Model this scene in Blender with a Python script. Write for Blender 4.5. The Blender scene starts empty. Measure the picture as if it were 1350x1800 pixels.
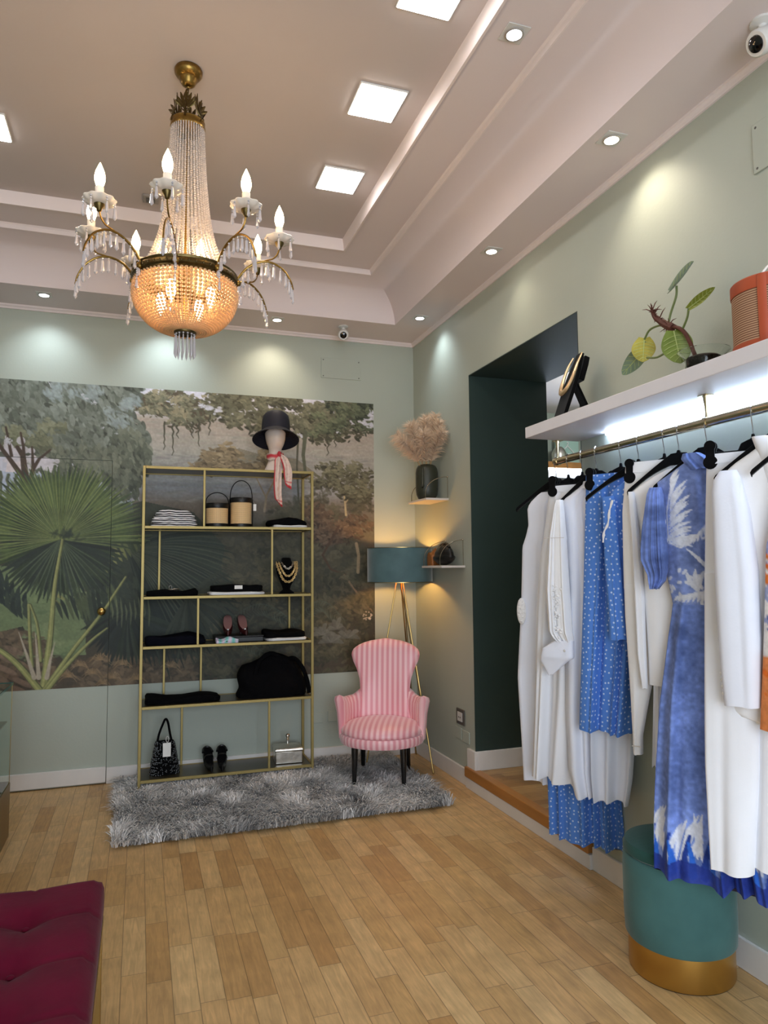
import bpy, bmesh, math, random
import numpy as np
from mathutils import Vector, Matrix
random.seed(7)
RNG = np.random.default_rng(11)
PI = math.pi
SC = bpy.context.scene
COL = SC.collection

# ------------------------------------------------------------------ camera
CAM = (-2.1591, -5.5266, 1.5)
FOCAL = 1254.78                      # in pixels of the 1350x1800 frame
YAW, PITCH, ROLL = 0.32906, 0.07762, -0.00861


def cam_axes():
    sy, cy, sp, cp = math.sin(YAW), math.cos(YAW), math.sin(PITCH), math.cos(PITCH)
    f = Vector((sy * cp, cy * cp, sp))
    r = Vector((cy, -sy, 0))
    u = r.cross(f)
    cr, sr = math.cos(ROLL), math.sin(ROLL)
    return cr * r + sr * u, -sr * r + cr * u, f


_r, _u, _f = cam_axes()
cam_data = bpy.data.cameras.new('camera')
cam_data.sensor_fit = 'VERTICAL'
cam_data.sensor_height = 36
cam_data.lens = 36 * FOCAL / 1800
cam_data.clip_start = 0.05
cam = bpy.data.objects.new('camera', cam_data)
COL.objects.link(cam)
cam.matrix_world = Matrix(((_r.x, _u.x, -_f.x, CAM[0]), (_r.y, _u.y, -_f.y, CAM[1]), (_r.z, _u.z, -_f.z, CAM[2]), (0, 0, 0, 1)))
SC.camera = cam

# ------------------------------------------------------------------ world, daylight, exposure
SC.view_settings.view_transform = 'Standard'
SC.view_settings.look = 'None'
SC.view_settings.gamma = 1
SC.view_settings.use_curve_mapping = False
SC.view_settings.exposure = 0.14
world = bpy.data.worlds.new('daylight')
SC.world = world
world.use_nodes = True
_bg = world.node_tree.nodes['Background']
_bg.inputs[0].default_value = (0.80, 0.90, 1.0, 1)
_bg.inputs[1].default_value = 0.9
SC.cycles.max_bounces = 8
SC.cycles.diffuse_bounces = 4
SC.cycles.glossy_bounces = 4
SC.cycles.transmission_bounces = 6
SC.cycles.sample_clamp_indirect = 6
SC.cycles.caustics_reflective = False
SC.cycles.caustics_refractive = False
SC.cycles.use_denoising = True

WINDOW_W = 150.0      # daylight through the shop window behind the camera
PANEL_L = 19.0        # ceiling panels
SPOT_W = 16.0         # downlights
BULB_L = 42.0         # candle bulbs


def area_light(name, loc, rot, sx, sy, power, col):
    d = bpy.data.lights.new(name, 'AREA')
    d.shape = 'RECTANGLE'
    d.size, d.size_y, d.energy, d.color = sx, sy, power, col
    o = bpy.data.objects.new(name, d)
    o.location, o.rotation_euler = loc, rot
    COL.objects.link(o)
    return o


# the shop window stands in the front wall, behind the camera
area_light('window_daylight', (-2.03, -7.95, 1.55), (PI / 2, 0, 0), 3.2, 2.5, WINDOW_W, (0.80, 0.89, 1.0))


# ------------------------------------------------------------------ helpers
def lin(c):
    if max(c) > 1.0:
        c = [x / 255 for x in c[:3]]
    return tuple((x / 12.92 if x <= 0.04045 else ((x + 0.055) / 1.055) ** 2.4) for x in c[:3])


MATS = {}


def mat(name, col, rough=0.5, metal=0.0, noise=None, bump=None, emit=None, trans=0.0, ior=1.45, sheen=0.0, coat=0.0, spec=0.5, alpha=1.0, attr=None, stretch=None):
    """Principled material; noise=(scale, amount) varies the colour, bump=(scale, strength), attr=colour attribute name."""
    m = bpy.data.materials.new(name)
    MATS[name] = m
    m.use_nodes = True
    nt = m.node_tree
    b = nt.nodes['Principled BSDF']
    rgb = lin(col) + (1,)
    b.inputs['Base Color'].default_value = rgb
    b.inputs['Roughness'].default_value = rough
    b.inputs['Metallic'].default_value = metal
    b.inputs['IOR'].default_value = ior
    b.inputs['Transmission Weight'].default_value = trans
    b.inputs['Sheen Weight'].default_value = sheen
    b.inputs['Coat Weight'].default_value = coat
    b.inputs['Specular IOR Level'].default_value = spec
    b.inputs['Alpha'].default_value = alpha
    if sheen:
        b.inputs['Sheen Roughness'].default_value = 0.4
    L = nt.links.new
    tc = None
    if noise or bump:
        tc = nt.nodes.new('ShaderNodeTexCoord')
        mp = nt.nodes.new('ShaderNodeMapping')
        L(tc.outputs['Object'], mp.inputs[0])
        if stretch:
            mp.inputs['Scale'].default_value = stretch
    src = None
    if attr:
        a = nt.nodes.new('ShaderNodeAttribute')
        a.attribute_name = attr
        src = a.outputs['Color']
    if noise:
        n = nt.nodes.new('ShaderNodeTexNoise')
        n.inputs['Scale'].default_value = noise[0]
        n.inputs['Detail'].default_value = 4
        L(mp.outputs[0], n.inputs['Vector'])
        mr = nt.nodes.new('ShaderNodeMapRange')
        mr.inputs[1].default_value, mr.inputs[2].default_value = 0.25, 0.75
        mr.inputs[3].default_value, mr.inputs[4].default_value = 1 - noise[1], 1 + noise[1]
        L(n.outputs['Fac'], mr.inputs[0])
        mx = nt.nodes.new('ShaderNodeMix')
        mx.data_type = 'RGBA'
        mx.blend_type = 'MULTIPLY'
        mx.inputs[0].default_value = 1
        if src:
            L(src, mx.inputs[6])
        else:
            mx.inputs[6].default_value = rgb
        L(mr.outputs[0], mx.inputs[7])
        src = mx.outputs[2]
    if src:
        L(src, b.inputs['Base Color'])
    if bump:
        n2 = nt.nodes.new('ShaderNodeTexNoise')
        n2.inputs['Scale'].default_value = bump[0]
        n2.inputs['Detail'].default_value = 3
        L(mp.outputs[0], n2.inputs['Vector'])
        bp = nt.nodes.new('ShaderNodeBump')
        bp.inputs['Strength'].default_value = bump[1]
        bp.inputs['Distance'].default_value = 0.01
        L(n2.outputs['Fac'], bp.inputs['Height'])
        L(bp.outputs[0], b.inputs['Normal'])
    if emit:
        b.inputs['Emission Color'].default_value = lin(emit[0]) + (1,)
        b.inputs['Emission Strength'].default_value = emit[1]
    return m


class MB:
    """collects shapes and links them as ONE mesh object"""

    def __init__(s):
        s.v, s.f, s.c, s.uv = [], [], [], []
        s.m = Matrix.Identity(4)

    def add(s, verts, faces, cols=None, uvs=None):
        n = len(s.v)
        for p in verts:
            q = s.m @ Vector(p)
            s.v.append((q.x, q.y, q.z))
        s.f.extend([tuple(i + n for i in f) for f in faces])
        s.c.extend(cols if cols is not None else [(1, 1, 1)] * len(verts))
        s.uv.extend(uvs if uvs is not None else [(0, 0)] * len(verts))
        return s

    def box(s, x0, x1, y0, y1, z0, z1):
        v = [(x0, y0, z0), (x1, y0, z0), (x1, y1, z0), (x0, y1, z0), (x0, y0, z1), (x1, y0, z1), (x1, y1, z1), (x0, y1, z1)]
        return s.add(v, [(0, 3, 2, 1), (4, 5, 6, 7), (0, 1, 5, 4), (1, 2, 6, 5), (2, 3, 7, 6), (3, 0, 4, 7)])

    def loft(s, rings, cap=True, closed_u=True, closed_v=False, cols=None, uvs=None):
        n, k = len(rings[0]), len(rings)
        v = [p for r in rings for p in r]
        f = []
        for i in range(k if closed_v else k - 1):
            a, b = i * n, ((i + 1) % k) * n
            for j in range(n if closed_u else n - 1):
                j2 = (j + 1) % n
                f.append((a + j, a + j2, b + j2, b + j))
        if cap and not closed_v:
            f.append(tuple(reversed(range(n))))
            f.append(tuple((k - 1) * n + j for j in range(n)))
        return s.add(v, f, cols, uvs)

    def tube(s, path, r, n=8, cap=True, closed=False, flat=1.0, up=None):
        """sweep a circle (or an ellipse when flat != 1) along a path"""
        P = [Vector(p) for p in path]
        k = len(P)
        rs = r if isinstance(r, (list, tuple)) else [r] * k
        T = []
        for i in range(k):
            if closed:
                t = P[(i + 1) % k] - P[i - 1]
            else:
                t = P[min(i + 1, k - 1)] - P[max(i - 1, 0)]
            T.append(t.normalized() if t.length > 1e-9 else Vector((0, 0, 1)))
        ref = Vector(up) if up else (Vector((0, 0, 1)) if abs(T[0].z) < 0.9 else Vector((1, 0, 0)))
        N = (ref - T[0] * ref.dot(T[0])).normalized()
        rings = []
        for i in range(k):
            N = (N - T[i] * N.dot(T[i]))
            N = N.normalized() if N.length > 1e-6 else T[i].orthogonal().normalized()
            B = T[i].cross(N)
            rings.append([tuple(P[i] + rs[i] * (math.cos(a) * N + flat * math.sin(a) * B)) for a in (2 * PI * j / n for j in range(n))])
        return s.loft(rings, cap=cap and not closed, closed_v=closed)

    def lathe(s, prof, c=(0, 0, 0), n=32, cap=True):
        rings = [[(c[0] + r * math.cos(2 * PI * j / n), c[1] + r * math.sin(2 * PI * j / n), c[2] + z) for j in range(n)] for r, z in prof]
        return s.loft(rings, cap=cap)

    def ball(s, c, r, nu=12, nv=8):
        rx, ry, rz = r if isinstance(r, (tuple, list)) else (r, r, r)
        rings = []
        for i in range(nv + 1):
            a = -PI / 2 + PI * i / nv
            cr = max(math.cos(a), 1e-3)
            rings.append([(c[0] + rx * cr * math.cos(2 * PI * j / nu), c[1] + ry * cr * math.sin(2 * PI * j / nu), c[2] + rz * math.sin(a)) for j in range(nu)])
        return s.loft(rings)

    def prism(s, poly, axis, lo, hi):
        """extrude a 2-D outline along an axis (0, 1 or 2)"""
        def P(a, b, h):
            return [(h, a, b), (a, h, b), (a, b, h)][axis]
        n = len(poly)
        v = [P(a, b, lo) for a, b in poly] + [P(a, b, hi) for a, b in poly]
        f = [tuple(reversed(range(n))), tuple(range(n, 2 * n))] + [(i, (i + 1) % n, n + (i + 1) % n, n + i) for i in range(n)]
        return s.add(v, f)

    def build(s, name, m, parent=None, loc=(0, 0, 0), rot=(0, 0, 0), bevel=0.0, smooth=True, angle=40, colors=False, uv=False, segs=2):
        me = bpy.data.meshes.new(name)
        me.from_pydata(s.v, [], s.f)
        bm = bmesh.new()
        bm.from_mesh(me)
        bmesh.ops.recalc_face_normals(bm, faces=bm.faces)
        bm.to_mesh(me)
        bm.free()
        if colors:
            a = me.color_attributes.new('paint', 'FLOAT_COLOR', 'POINT')
            c = np.ones((len(s.v), 4), np.float32)
            c[:, :3] = np.array(s.c, np.float32)
            a.data.foreach_set('color', c.ravel())
        if uv:
            l = me.uv_layers.new(name='UVMap')
            idx = np.zeros(len(me.loops), np.int32)
            me.loops.foreach_get('vertex_index', idx)
            l.data.foreach_set('uv', np.array(s.uv, np.float32)[idx].ravel())
        if smooth:
            me.polygons.foreach_set('use_smooth', [True] * len(me.polygons))
            me.set_sharp_from_angle(angle=math.radians(angle))
        me.materials.append(MATS[m] if isinstance(m, str) else m)
        o = bpy.data.objects.new(name, me)
        COL.objects.link(o)
        o.location, o.rotation_euler = loc, rot
        if parent:
            o.parent = parent
        if bevel:
            b = o.modifiers.new('bevel', 'BEVEL')
            b.width, b.segments, b.limit_method, b.angle_limit = bevel, segs, 'ANGLE', math.radians(40)
        return o


def tag(o, label=None, cat=None, group=None, kind=None):
    if label:
        o['label'] = label
    if cat:
        o['category'] = cat
    if group:
        o['group'] = group
    if kind:
        o['kind'] = kind
    return o


def thing(name, label, cat, loc=(0, 0, 0), rz=0.0, group=None):
    o = bpy.data.objects.new(name, None)
    o.empty_display_size = 0.05
    o.location, o.rotation_euler = loc, (0, 0, rz)
    COL.objects.link(o)
    return tag(o, label, cat, group)


def struct(o):
    return tag(o, kind='structure')


def part_copy(o, parent, loc=None, rot=None, name=None):
    """another object on the same mesh data"""
    c = o.copy()
    COL.objects.link(c)
    c.parent = parent
    if loc is not None:
        c.location = loc
    if rot is not None:
        c.rotation_euler = rot
    return c


def children(o):
    return [c for c in COL.objects if c.parent == o]


def copy_tree(o, label=None, loc=None, rz=None, parent=None):
    c = o.copy()
    COL.objects.link(c)
    c.parent = parent
    if label:
        c['label'] = label
    if loc is not None:
        c.location = loc
    if rz is not None:
        c.rotation_euler = (0, 0, rz)
    for ch in children(o):
        copy_tree(ch, parent=c)
    return c


def smoothstep(a, b, x):
    t = min(max((x - a) / (b - a), 0), 1)
    return t * t * (3 - 2 * t)


def interp(pts, x):
    """pts sorted by first value; linear"""
    xs = [p[0] for p in pts]
    return [float(np.interp(x, xs, [p[k] for p in pts])) for k in range(1, len(pts[0]))]


def curve_pts(ctrl, n):
    """Catmull-Rom through the control points"""
    P = [Vector(c) for c in ctrl]
    P = [2 * P[0] - P[1]] + P + [2 * P[-1] - P[-2]]
    out = []
    segs = len(P) - 3
    for i in range(n):
        t = i / (n - 1) * segs
        k = min(int(t), segs - 1)
        t -= k
        a, b, c, d = P[k:k + 4]
        out.append(0.5 * ((2 * b) + (c - a) * t + (2 * a - 5 * b + 4 * c - d) * t * t + (3 * b - a - 3 * c + d) * t ** 3))
    return out


# ------------------------------------------------------------------ painting of printed surfaces (mural, printed cloth)
class Canvas:
    """a small painter: colours laid on a grid, later carried by the points of a mesh"""

    def __init__(s, w, h, base):
        s.w, s.h = w, h
        s.a = np.empty((h, w, 3), np.float32)
        s.a[:] = np.array(base, np.float32) / 255

    def win(s, x0, x1, y0, y1):
        x0, x1 = max(int(x0), 0), min(int(x1) + 2, s.w)
        y0, y1 = max(int(y0), 0), min(int(y1) + 2, s.h)
        if x0 >= x1 or y0 >= y1:
            return None
        yy, xx = np.mgrid[y0:y1, x0:x1]
        return slice(y0, y1), slice(x0, x1), xx.astype(np.float32), yy.astype(np.float32)

    def put(s, sl, mask, col, alpha=1.0):
        m = np.clip(mask, 0, 1)[..., None] * alpha
        s.a[sl[0], sl[1]] = s.a[sl[0], sl[1]] * (1 - m) + np.array(col, np.float32) / 255 * m

    def dab(s, x, y, rx, ry, ang, col, alpha=1.0):
        r = max(rx, ry) + 1
        w = s.win(x - r, x + r, y - r, y + r)
        if not w:
            return
        c, sn = math.cos(ang), math.sin(ang)
        dx, dy = w[2] - x, w[3] - y
        u, v = (c * dx + sn * dy) / max(rx, .4), (-sn * dx + c * dy) / max(ry, .4)
        d = np.sqrt(u * u + v * v)
        s.put(w, (1.15 - d) * min(rx, ry) / 0.8 + .1, col, alpha)

    def line(s, pts, w0, w1, col, alpha=1.0, tip=False):
        """tapering stroke along points, width w0 to w1"""
        P = np.array(pts, np.float32)
        n = len(P)
        m = max(w0, w1) + 1
        w = s.win(P[:, 0].min() - m, P[:, 0].max() + m, P[:, 1].min() - m, P[:, 1].max() + m)
        if not w:
            return
        best = np.full(w[2].shape, -9.0, np.float32)
        for i in range(n - 1):
            a, b = P[i], P[i + 1]
            d = b - a
            L2 = float(d @ d) + 1e-6
            t = np.clip(((w[2] - a[0]) * d[0] + (w[3] - a[1]) * d[1]) / L2, 0, 1)
            dist = np.hypot(w[2] - a[0] - t * d[0], w[3] - a[1] - t * d[1])
            tt = (i + t) / (n - 1)
            wid = w0 + (w1 - w0) * tt
            if tip:
                wid = w0 * np.sin(np.clip(tt, 0.02, .98) * PI) ** 0.6
            best = np.maximum(best, wid / 2 - dist + .5)
        s.put(w, best, col, alpha)

    def poly(s, pts, col, alpha=1.0, soft=1.0):
        P = np.array(pts, np.float32)
        w = s.win(P[:, 0].min() - 1, P[:, 0].max() + 1, P[:, 1].min() - 1, P[:, 1].max() + 1)
        if not w:
            return
        x, y = w[2], w[3]
        ins = np.zeros(x.shape, bool)
        n = len(P)
        for i in range(n):
            (x0, y0), (x1, y1) = P[i], P[(i + 1) % n]
            if y0 == y1:
                continue
            c = (y0 > y) != (y1 > y)
            ins ^= c & (x < (x1 - x0) * (y - y0) / (y1 - y0) + x0)
        s.put(w, ins.astype(np.float32), col, alpha)


def value_noise(h, w, sx, sy, rng):
    gh, gw = int(h / sy) + 3, int(w / sx) + 3
    g = rng.random((gh, gw)).astype(np.float32)
    y, x = np.arange(h) / sy, np.arange(w) / sx
    yi, xi = y.astype(int), x.astype(int)
    fy, fx = (y - yi)[:, None], (x - xi)[None]
    fy, fx = fy * fy * (3 - 2 * fy), fx * fx * (3 - 2 * fx)
    a, b = g[yi][:, xi], g[yi][:, xi + 1]
    c, d = g[yi + 1][:, xi], g[yi + 1][:, xi + 1]
    return (a * (1 - fx) + b * fx) * (1 - fy) + (c * (1 - fx) + d * fx) * fy


def srgb_lin(a):
    return np.where(a <= 0.04045, a / 12.92, ((np.clip(a, 0, None) + 0.055) / 1.055) ** 2.4).astype(np.float32)


def grid_mesh(name, m, cols, o, du, dv, parent=None):
    """a flat grid of points (rows x columns) carrying the paint; o is its first corner"""
    h, w = cols.shape[:2]
    me = bpy.data.meshes.new(name)
    jj, ii = np.meshgrid(np.arange(w), np.arange(h))
    P = np.array(o, np.float32)[None, None] + jj[..., None] * np.array(du, np.float32) + ii[..., None] * np.array(dv, np.float32)
    n = w * h
    idx = np.arange(n).reshape(h, w)
    q = np.stack([idx[:-1, :-1], idx[1:, :-1], idx[1:, 1:], idx[:-1, 1:]], -1).reshape(-1, 4)
    me.vertices.add(n)
    me.vertices.foreach_set('co', P.reshape(-1))
    me.loops.add(q.size)
    me.loops.foreach_set('vertex_index', q.reshape(-1).astype(np.int32))
    me.polygons.add(len(q))
    me.polygons.foreach_set('loop_start', np.arange(0, q.size, 4, dtype=np.int32))
    me.update(calc_edges=True)
    a = me.color_attributes.new('paint', 'FLOAT_COLOR', 'POINT')
    c = np.ones((n, 4), np.float32)
    c[:, :3] = cols.reshape(-1, 3)
    a.data.foreach_set('color', c.ravel())
    me.materials.append(MATS[m])
    ob = bpy.data.objects.new(name, me)
    COL.objects.link(ob)
    if parent:
        ob.parent = parent
    return ob

# ================================================================== materials of the setting
mat('sage_paint', (175, 182, 170), 0.55, noise=(1.5, .03), bump=(60, .06))
mat('ceiling_plane_dimmed', (194, 184, 181), 0.7, noise=(1.2, .04))  # darker than the cove paint: the recess's dimness is put into the colour
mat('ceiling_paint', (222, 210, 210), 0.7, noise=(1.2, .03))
mat('ceiling_white', (230, 218, 216), 0.6, noise=(2, .02))
mat('trim_white', (226, 222, 218), 0.45, noise=(6, .05))
mat('dark_green_paint', (46, 62, 58), 0.5, noise=(3, .06))
mat('step_wood', (176, 120, 62), 0.4, noise=(14, .2), stretch=(1, .15, 1))
mat('seam_dark', (30, 30, 28), 0.8, noise=(20, .1))
mat('black_plastic', (14, 14, 15), 0.35, noise=(30, .1))
mat('white_plastic', (214, 212, 208), 0.35, noise=(30, .02))
mat('socket_grey', (86, 82, 78), 0.4, noise=(30, .05))
mat('lens_black', (6, 6, 8), 0.08, coat=0.5, noise=(20, .1))
mat('panel_glow', (255, 255, 255), 0.5, emit=((255, 250, 246), PANEL_L))
mat('spot_glow_cool', (255, 255, 255), 0.4, emit=((232, 242, 255), 26))
mat('spot_glow_warm', (255, 255, 255), 0.4, emit=((255, 240, 220), 26))
mat('lamp_ring', (196, 192, 188), 0.3, metal=0.6, noise=(40, .03))
mat('brass', (200, 164, 96), 0.25, metal=1.0, noise=(18, .08))
mat('mural_print', (128, 128, 128), 0.6, attr='paint', noise=(90, .05))


def wood_floor(name, plank, length, tones, along_x=False):
    m = bpy.data.materials.new(name)
    MATS[name] = m
    m.use_nodes = True
    nt = m.node_tree
    N, L = nt.nodes.new, nt.links.new
    b = nt.nodes['Principled BSDF']
    tc = N('ShaderNodeTexCoord')
    sep = N('ShaderNodeSeparateXYZ')
    L(tc.outputs['Object'], sep.inputs[0])
    X, Y = (sep.outputs[1], sep.outputs[0]) if along_x else (sep.outputs[0], sep.outputs[1])

    def math_(op, a, bb=None, c=None):
        n = N('ShaderNodeMath')
        n.operation = op
        for k, v in enumerate((a, bb, c)):
            if v is None:
                continue
            if isinstance(v, (int, float)):
                n.inputs[k].default_value = v
            else:
                L(v, n.inputs[k])
        return n.outputs[0]
    xs = math_('DIVIDE', X, plank)
    col = math_('FLOOR', xs)
    fx = math_('FRACT', xs)
    wn = N('ShaderNodeTexWhiteNoise')
    wn.noise_dimensions = '1D'
    L(col, wn.inputs['W'])
    ys = math_('ADD', math_('DIVIDE', Y, length), math_('MULTIPLY', wn.outputs[0], 7.3))
    row = math_('FLOOR', ys)
    fy = math_('FRACT', ys)
    cmb = N('ShaderNodeCombineXYZ')
    L(col, cmb.inputs[0])
    L(row, cmb.inputs[1])
    w2 = N('ShaderNodeTexWhiteNoise')
    w2.noise_dimensions = '2D'
    L(cmb.outputs[0], w2.inputs['Vector'])
    ramp = N('ShaderNodeValToRGB')
    el = ramp.color_ramp.elements
    el[0].position, el[1].position = 0, 1
    el[0].color, el[1].color = lin(tones[0]) + (1,), lin(tones[-1]) + (1,)
    for k, t in enumerate(tones[1:-1]):
        e = el.new((k + 1) / (len(tones) - 1))
        e.color = lin(t) + (1,)
    L(w2.outputs[0], ramp.inputs[0])
    # grain: noise stretched along the plank, shifted per plank
    mp = N('ShaderNodeMapping')
    mp.inputs['Scale'].default_value = (6, 60, 1) if along_x else (60, 6, 1)
    ad = N('ShaderNodeVectorMath')
    ad.operation = 'ADD'
    L(tc.outputs['Object'], ad.inputs[0])
    L(w2.outputs['Color'], ad.inputs[1])
    L(ad.outputs[0], mp.inputs[0])
    g = N('ShaderNodeTexNoise')
    g.inputs['Scale'].default_value = 1
    g.inputs['Detail'].default_value = 6
    g.inputs['Distortion'].default_value = 1.2
    L(mp.outputs[0], g.inputs['Vector'])
    mr = N('ShaderNodeMapRange')
    mr.inputs[1].default_value, mr.inputs[2].default_value, mr.inputs[3].default_value, mr.inputs[4].default_value = .3, .72, .80, 1.13
    L(g.outputs['Fac'], mr.inputs[0])
    # blotchy wear
    g2 = N('ShaderNodeTexNoise')
    g2.inputs['Scale'].default_value = 9
    g2.inputs['Detail'].default_value = 5
    L(tc.outputs['Object'], g2.inputs['Vector'])
    mr2 = N('ShaderNodeMapRange')
    mr2.inputs[1].default_value, mr2.inputs[2].default_value, mr2.inputs[3].default_value, mr2.inputs[4].default_value = .3, .7, .86, 1.08
    L(g2.outputs['Fac'], mr2.inputs[0])
    gap = math_('MINIMUM', math_('MINIMUM', fx, math_('SUBTRACT', 1, fx)), math_('MULTIPLY', math_('MINIMUM', fy, math_('SUBTRACT', 1, fy)), length / plank))
    gr = N('ShaderNodeMapRange')
    gr.inputs[1].default_value, gr.inputs[2].default_value, gr.inputs[3].default_value, gr.inputs[4].default_value = .004, .024, .40, 1.0
    L(gap, gr.inputs[0])
    fac = math_('MULTIPLY', math_('MULTIPLY', mr.outputs[0], mr2.outputs[0]), gr.outputs[0])
    mx = N('ShaderNodeMix')
    mx.data_type = 'RGBA'
    mx.blend_type = 'MULTIPLY'
    mx.inputs[0].default_value = 1
    L(ramp.outputs[0], mx.inputs[6])
    L(fac, mx.inputs[7])
    L(mx.outputs[2], b.inputs['Base Color'])
    rr = N('ShaderNodeMapRange')
    rr.inputs[3].default_value, rr.inputs[4].default_value = .34, .52
    L(g2.outputs['Fac'], rr.inputs[0])
    L(rr.outputs[0], b.inputs['Roughness'])
    bp = N('ShaderNodeBump')
    bp.inputs['Strength'].default_value = .25
    bp.inputs['Distance'].default_value = .004
    L(fac, bp.inputs['Height'])
    L(bp.outputs[0], b.inputs['Normal'])


wood_floor('oak_planks', 0.088, 0.46, [(184, 142, 90), (198, 160, 106), (208, 172, 120), (202, 163, 110), (216, 182, 130)])
wood_floor('old_parquet', 0.07, 0.35, [(150, 108, 62), (168, 126, 76), (184, 144, 92), (160, 118, 70)], along_x=True)

# ================================================================== room shell
XL, YF = -4.06, -8.0              # left wall, front wall
SOF, CORN = 3.385, 3.354          # soffit height, underside of the wall moulding
BAND, TOP = 3.665, 3.73           # second level, ceiling plane
ND0, ND1, NTOP = -1.064, -2.385, 2.84   # doorway in the right wall (far jamb, near jamb, head)
THK = 0.62                        # thickness of the right wall at the doorway
STEP = 0.135

floor = struct(MB().box(XL - .2, 0.05, YF - .2, 0.1, -.1, 0).build('floor', 'oak_planks', smooth=False))
DX, DZ, DL = -2.364, 2.293, -3.165    # jib door: right edge, head, left edge
w = MB()
w.box(DX + .003, .62, 0, .2, -.1, 3.9)
w.box(XL - .2, DL - .003, 0, .2, -.1, 3.9)
w.box(DL - .003, DX + .003, 0, .2, DZ + .003, 3.9)
w.box(DL - .01, DX + .01, .06, .2, -.1, DZ + .01)
wall_back = struct(w.build('wall_back', 'sage_paint', smooth=False))
w = MB()
w.box(0, THK, ND0, 0.1, -.1, 3.9)
w.box(0, THK, YF - .2, ND1, -.1, 3.9)
w.box(0, THK, ND1, ND0, NTOP, 3.9)
wall_right = struct(w.build('wall_right', 'sage_paint', smooth=False))
struct(MB().box(XL - .2, XL, YF - .2, .1, -.1, 3.9).build('wall_left', 'sage_paint', smooth=False))
w = MB()
w.box(XL - .2, -3.75, YF - .2, YF, -.1, 3.9)
w.box(-.35, .1, YF - .2, YF, -.1, 3.9)
w.box(-3.75, -.35, YF - .2, YF, -.1, .25)
w.box(-3.75, -.35, YF - .2, YF, 2.9, 3.9)
struct(w.build('wall_front', 'sage_paint', smooth=False))
w = MB()
for x in (-3.75, -2.09, -.41):
    w.box(x, x + .06, YF - .12, YF - .06, .25, 2.9)
for z in (.25, 2.84):
    w.box(-3.75, -.35, YF - .12, YF - .06, z, z + .06)
struct(w.build('window_1', 'black_plastic', bevel=.004))

# dark green lining of the doorway
w = MB()
w.box(.0, THK, ND0 - .006, ND0 + .0, STEP, NTOP)
w.box(.0, THK, ND1 - .0, ND1 + .006, STEP, NTOP)
w.box(.0, THK, ND1, ND0, NTOP - .006, NTOP)
struct(w.build('trim_1', 'dark_green_paint', smooth=False))

# ceiling: soffit, curved cove, band, recessed plane; each ring is a rectangle inset from the walls
def rect(a, z):
    b = a + .105
    return [(-a, -b, z), (XL + a, -b, z), (XL + a, YF + b, z), (-a, YF + b, z)]


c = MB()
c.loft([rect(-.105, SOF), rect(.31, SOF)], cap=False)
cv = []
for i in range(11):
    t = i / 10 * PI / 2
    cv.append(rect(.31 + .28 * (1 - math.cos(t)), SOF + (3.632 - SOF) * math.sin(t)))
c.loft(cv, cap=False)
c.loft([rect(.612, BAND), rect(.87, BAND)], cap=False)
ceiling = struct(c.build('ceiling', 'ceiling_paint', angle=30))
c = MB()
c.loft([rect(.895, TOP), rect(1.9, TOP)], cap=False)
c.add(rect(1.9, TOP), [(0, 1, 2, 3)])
struct(c.build('ceiling_recess', 'ceiling_plane_dimmed', angle=30))
c = MB()
c.loft([rect(.59, 3.632), rect(.598, 3.632), rect(.604, 3.655), rect(.612, BAND)], cap=False)
struct(c.build('trim_2', 'ceiling_white', angle=20))
c = MB()
c.loft([rect(.87, BAND), rect(.87, BAND - .012), rect(.882, BAND - .012), rect(.886, BAND + .03), rect(.895, TOP)], cap=False)
struct(c.build('trim_3', 'ceiling_white', angle=20))
struct(MB().box(XL - .2, .2, YF - .2, .1, 3.86, 3.95).build('ceiling_slab', 'ceiling_paint', smooth=False))
# small moulding along the tops of the walls
c = MB()
prof = [(0, CORN), (.010, CORN), (.013, CORN + .012), (.022, CORN + .02), (.024, SOF), (0, SOF)]
c.prism([(-d, z) for d, z in prof], 1, YF, 0)
c.prism([(-d, z) for d, z in prof], 0, XL, 0)
c.prism([(XL + d, z) for d, z in prof], 1, YF, 0)
struct(c.build('trim_4', 'ceiling_white', smooth=False))

# baseboards
BH, BT = .112, .016


def board(name, x0, x1, y0, y1, z0=0, z1=BH):
    return struct(MB().box(x0, x1, y0, y1, z0, z1).build(name, 'trim_white', bevel=.003))


board('baseboard_back', DX + .004, 0, -BT, 0)
board('baseboard_left', XL, DL - .004, -BT, 0)
board('baseboard_right', -BT, 0, -.965, -BT)
board('baseboard_right_2', -BT, 0, YF, ND1 - .01)
board('trim_5', -.030, 0, ND1 - .01, -.965, 0, .072)                     # white riser under the step
board('trim_6', .006, THK, ND0 - .024, ND0 - .006, STEP, STEP + .125)     # baseboard inside the doorway
board('trim_7', -BT, .006, ND0 - .024, -.965, .09, STEP + .125)
# raised floor of the doorway and its wooden nosing
struct(MB().box(-.002, 3.0, ND1, ND0, -.05, STEP).build('floor_2', 'old_parquet', smooth=False))
struct(MB().box(-.034, .03, ND1 + .006, -.955, .072, STEP + .004).build('trim_8', 'step_wood', bevel=.006))
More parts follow.
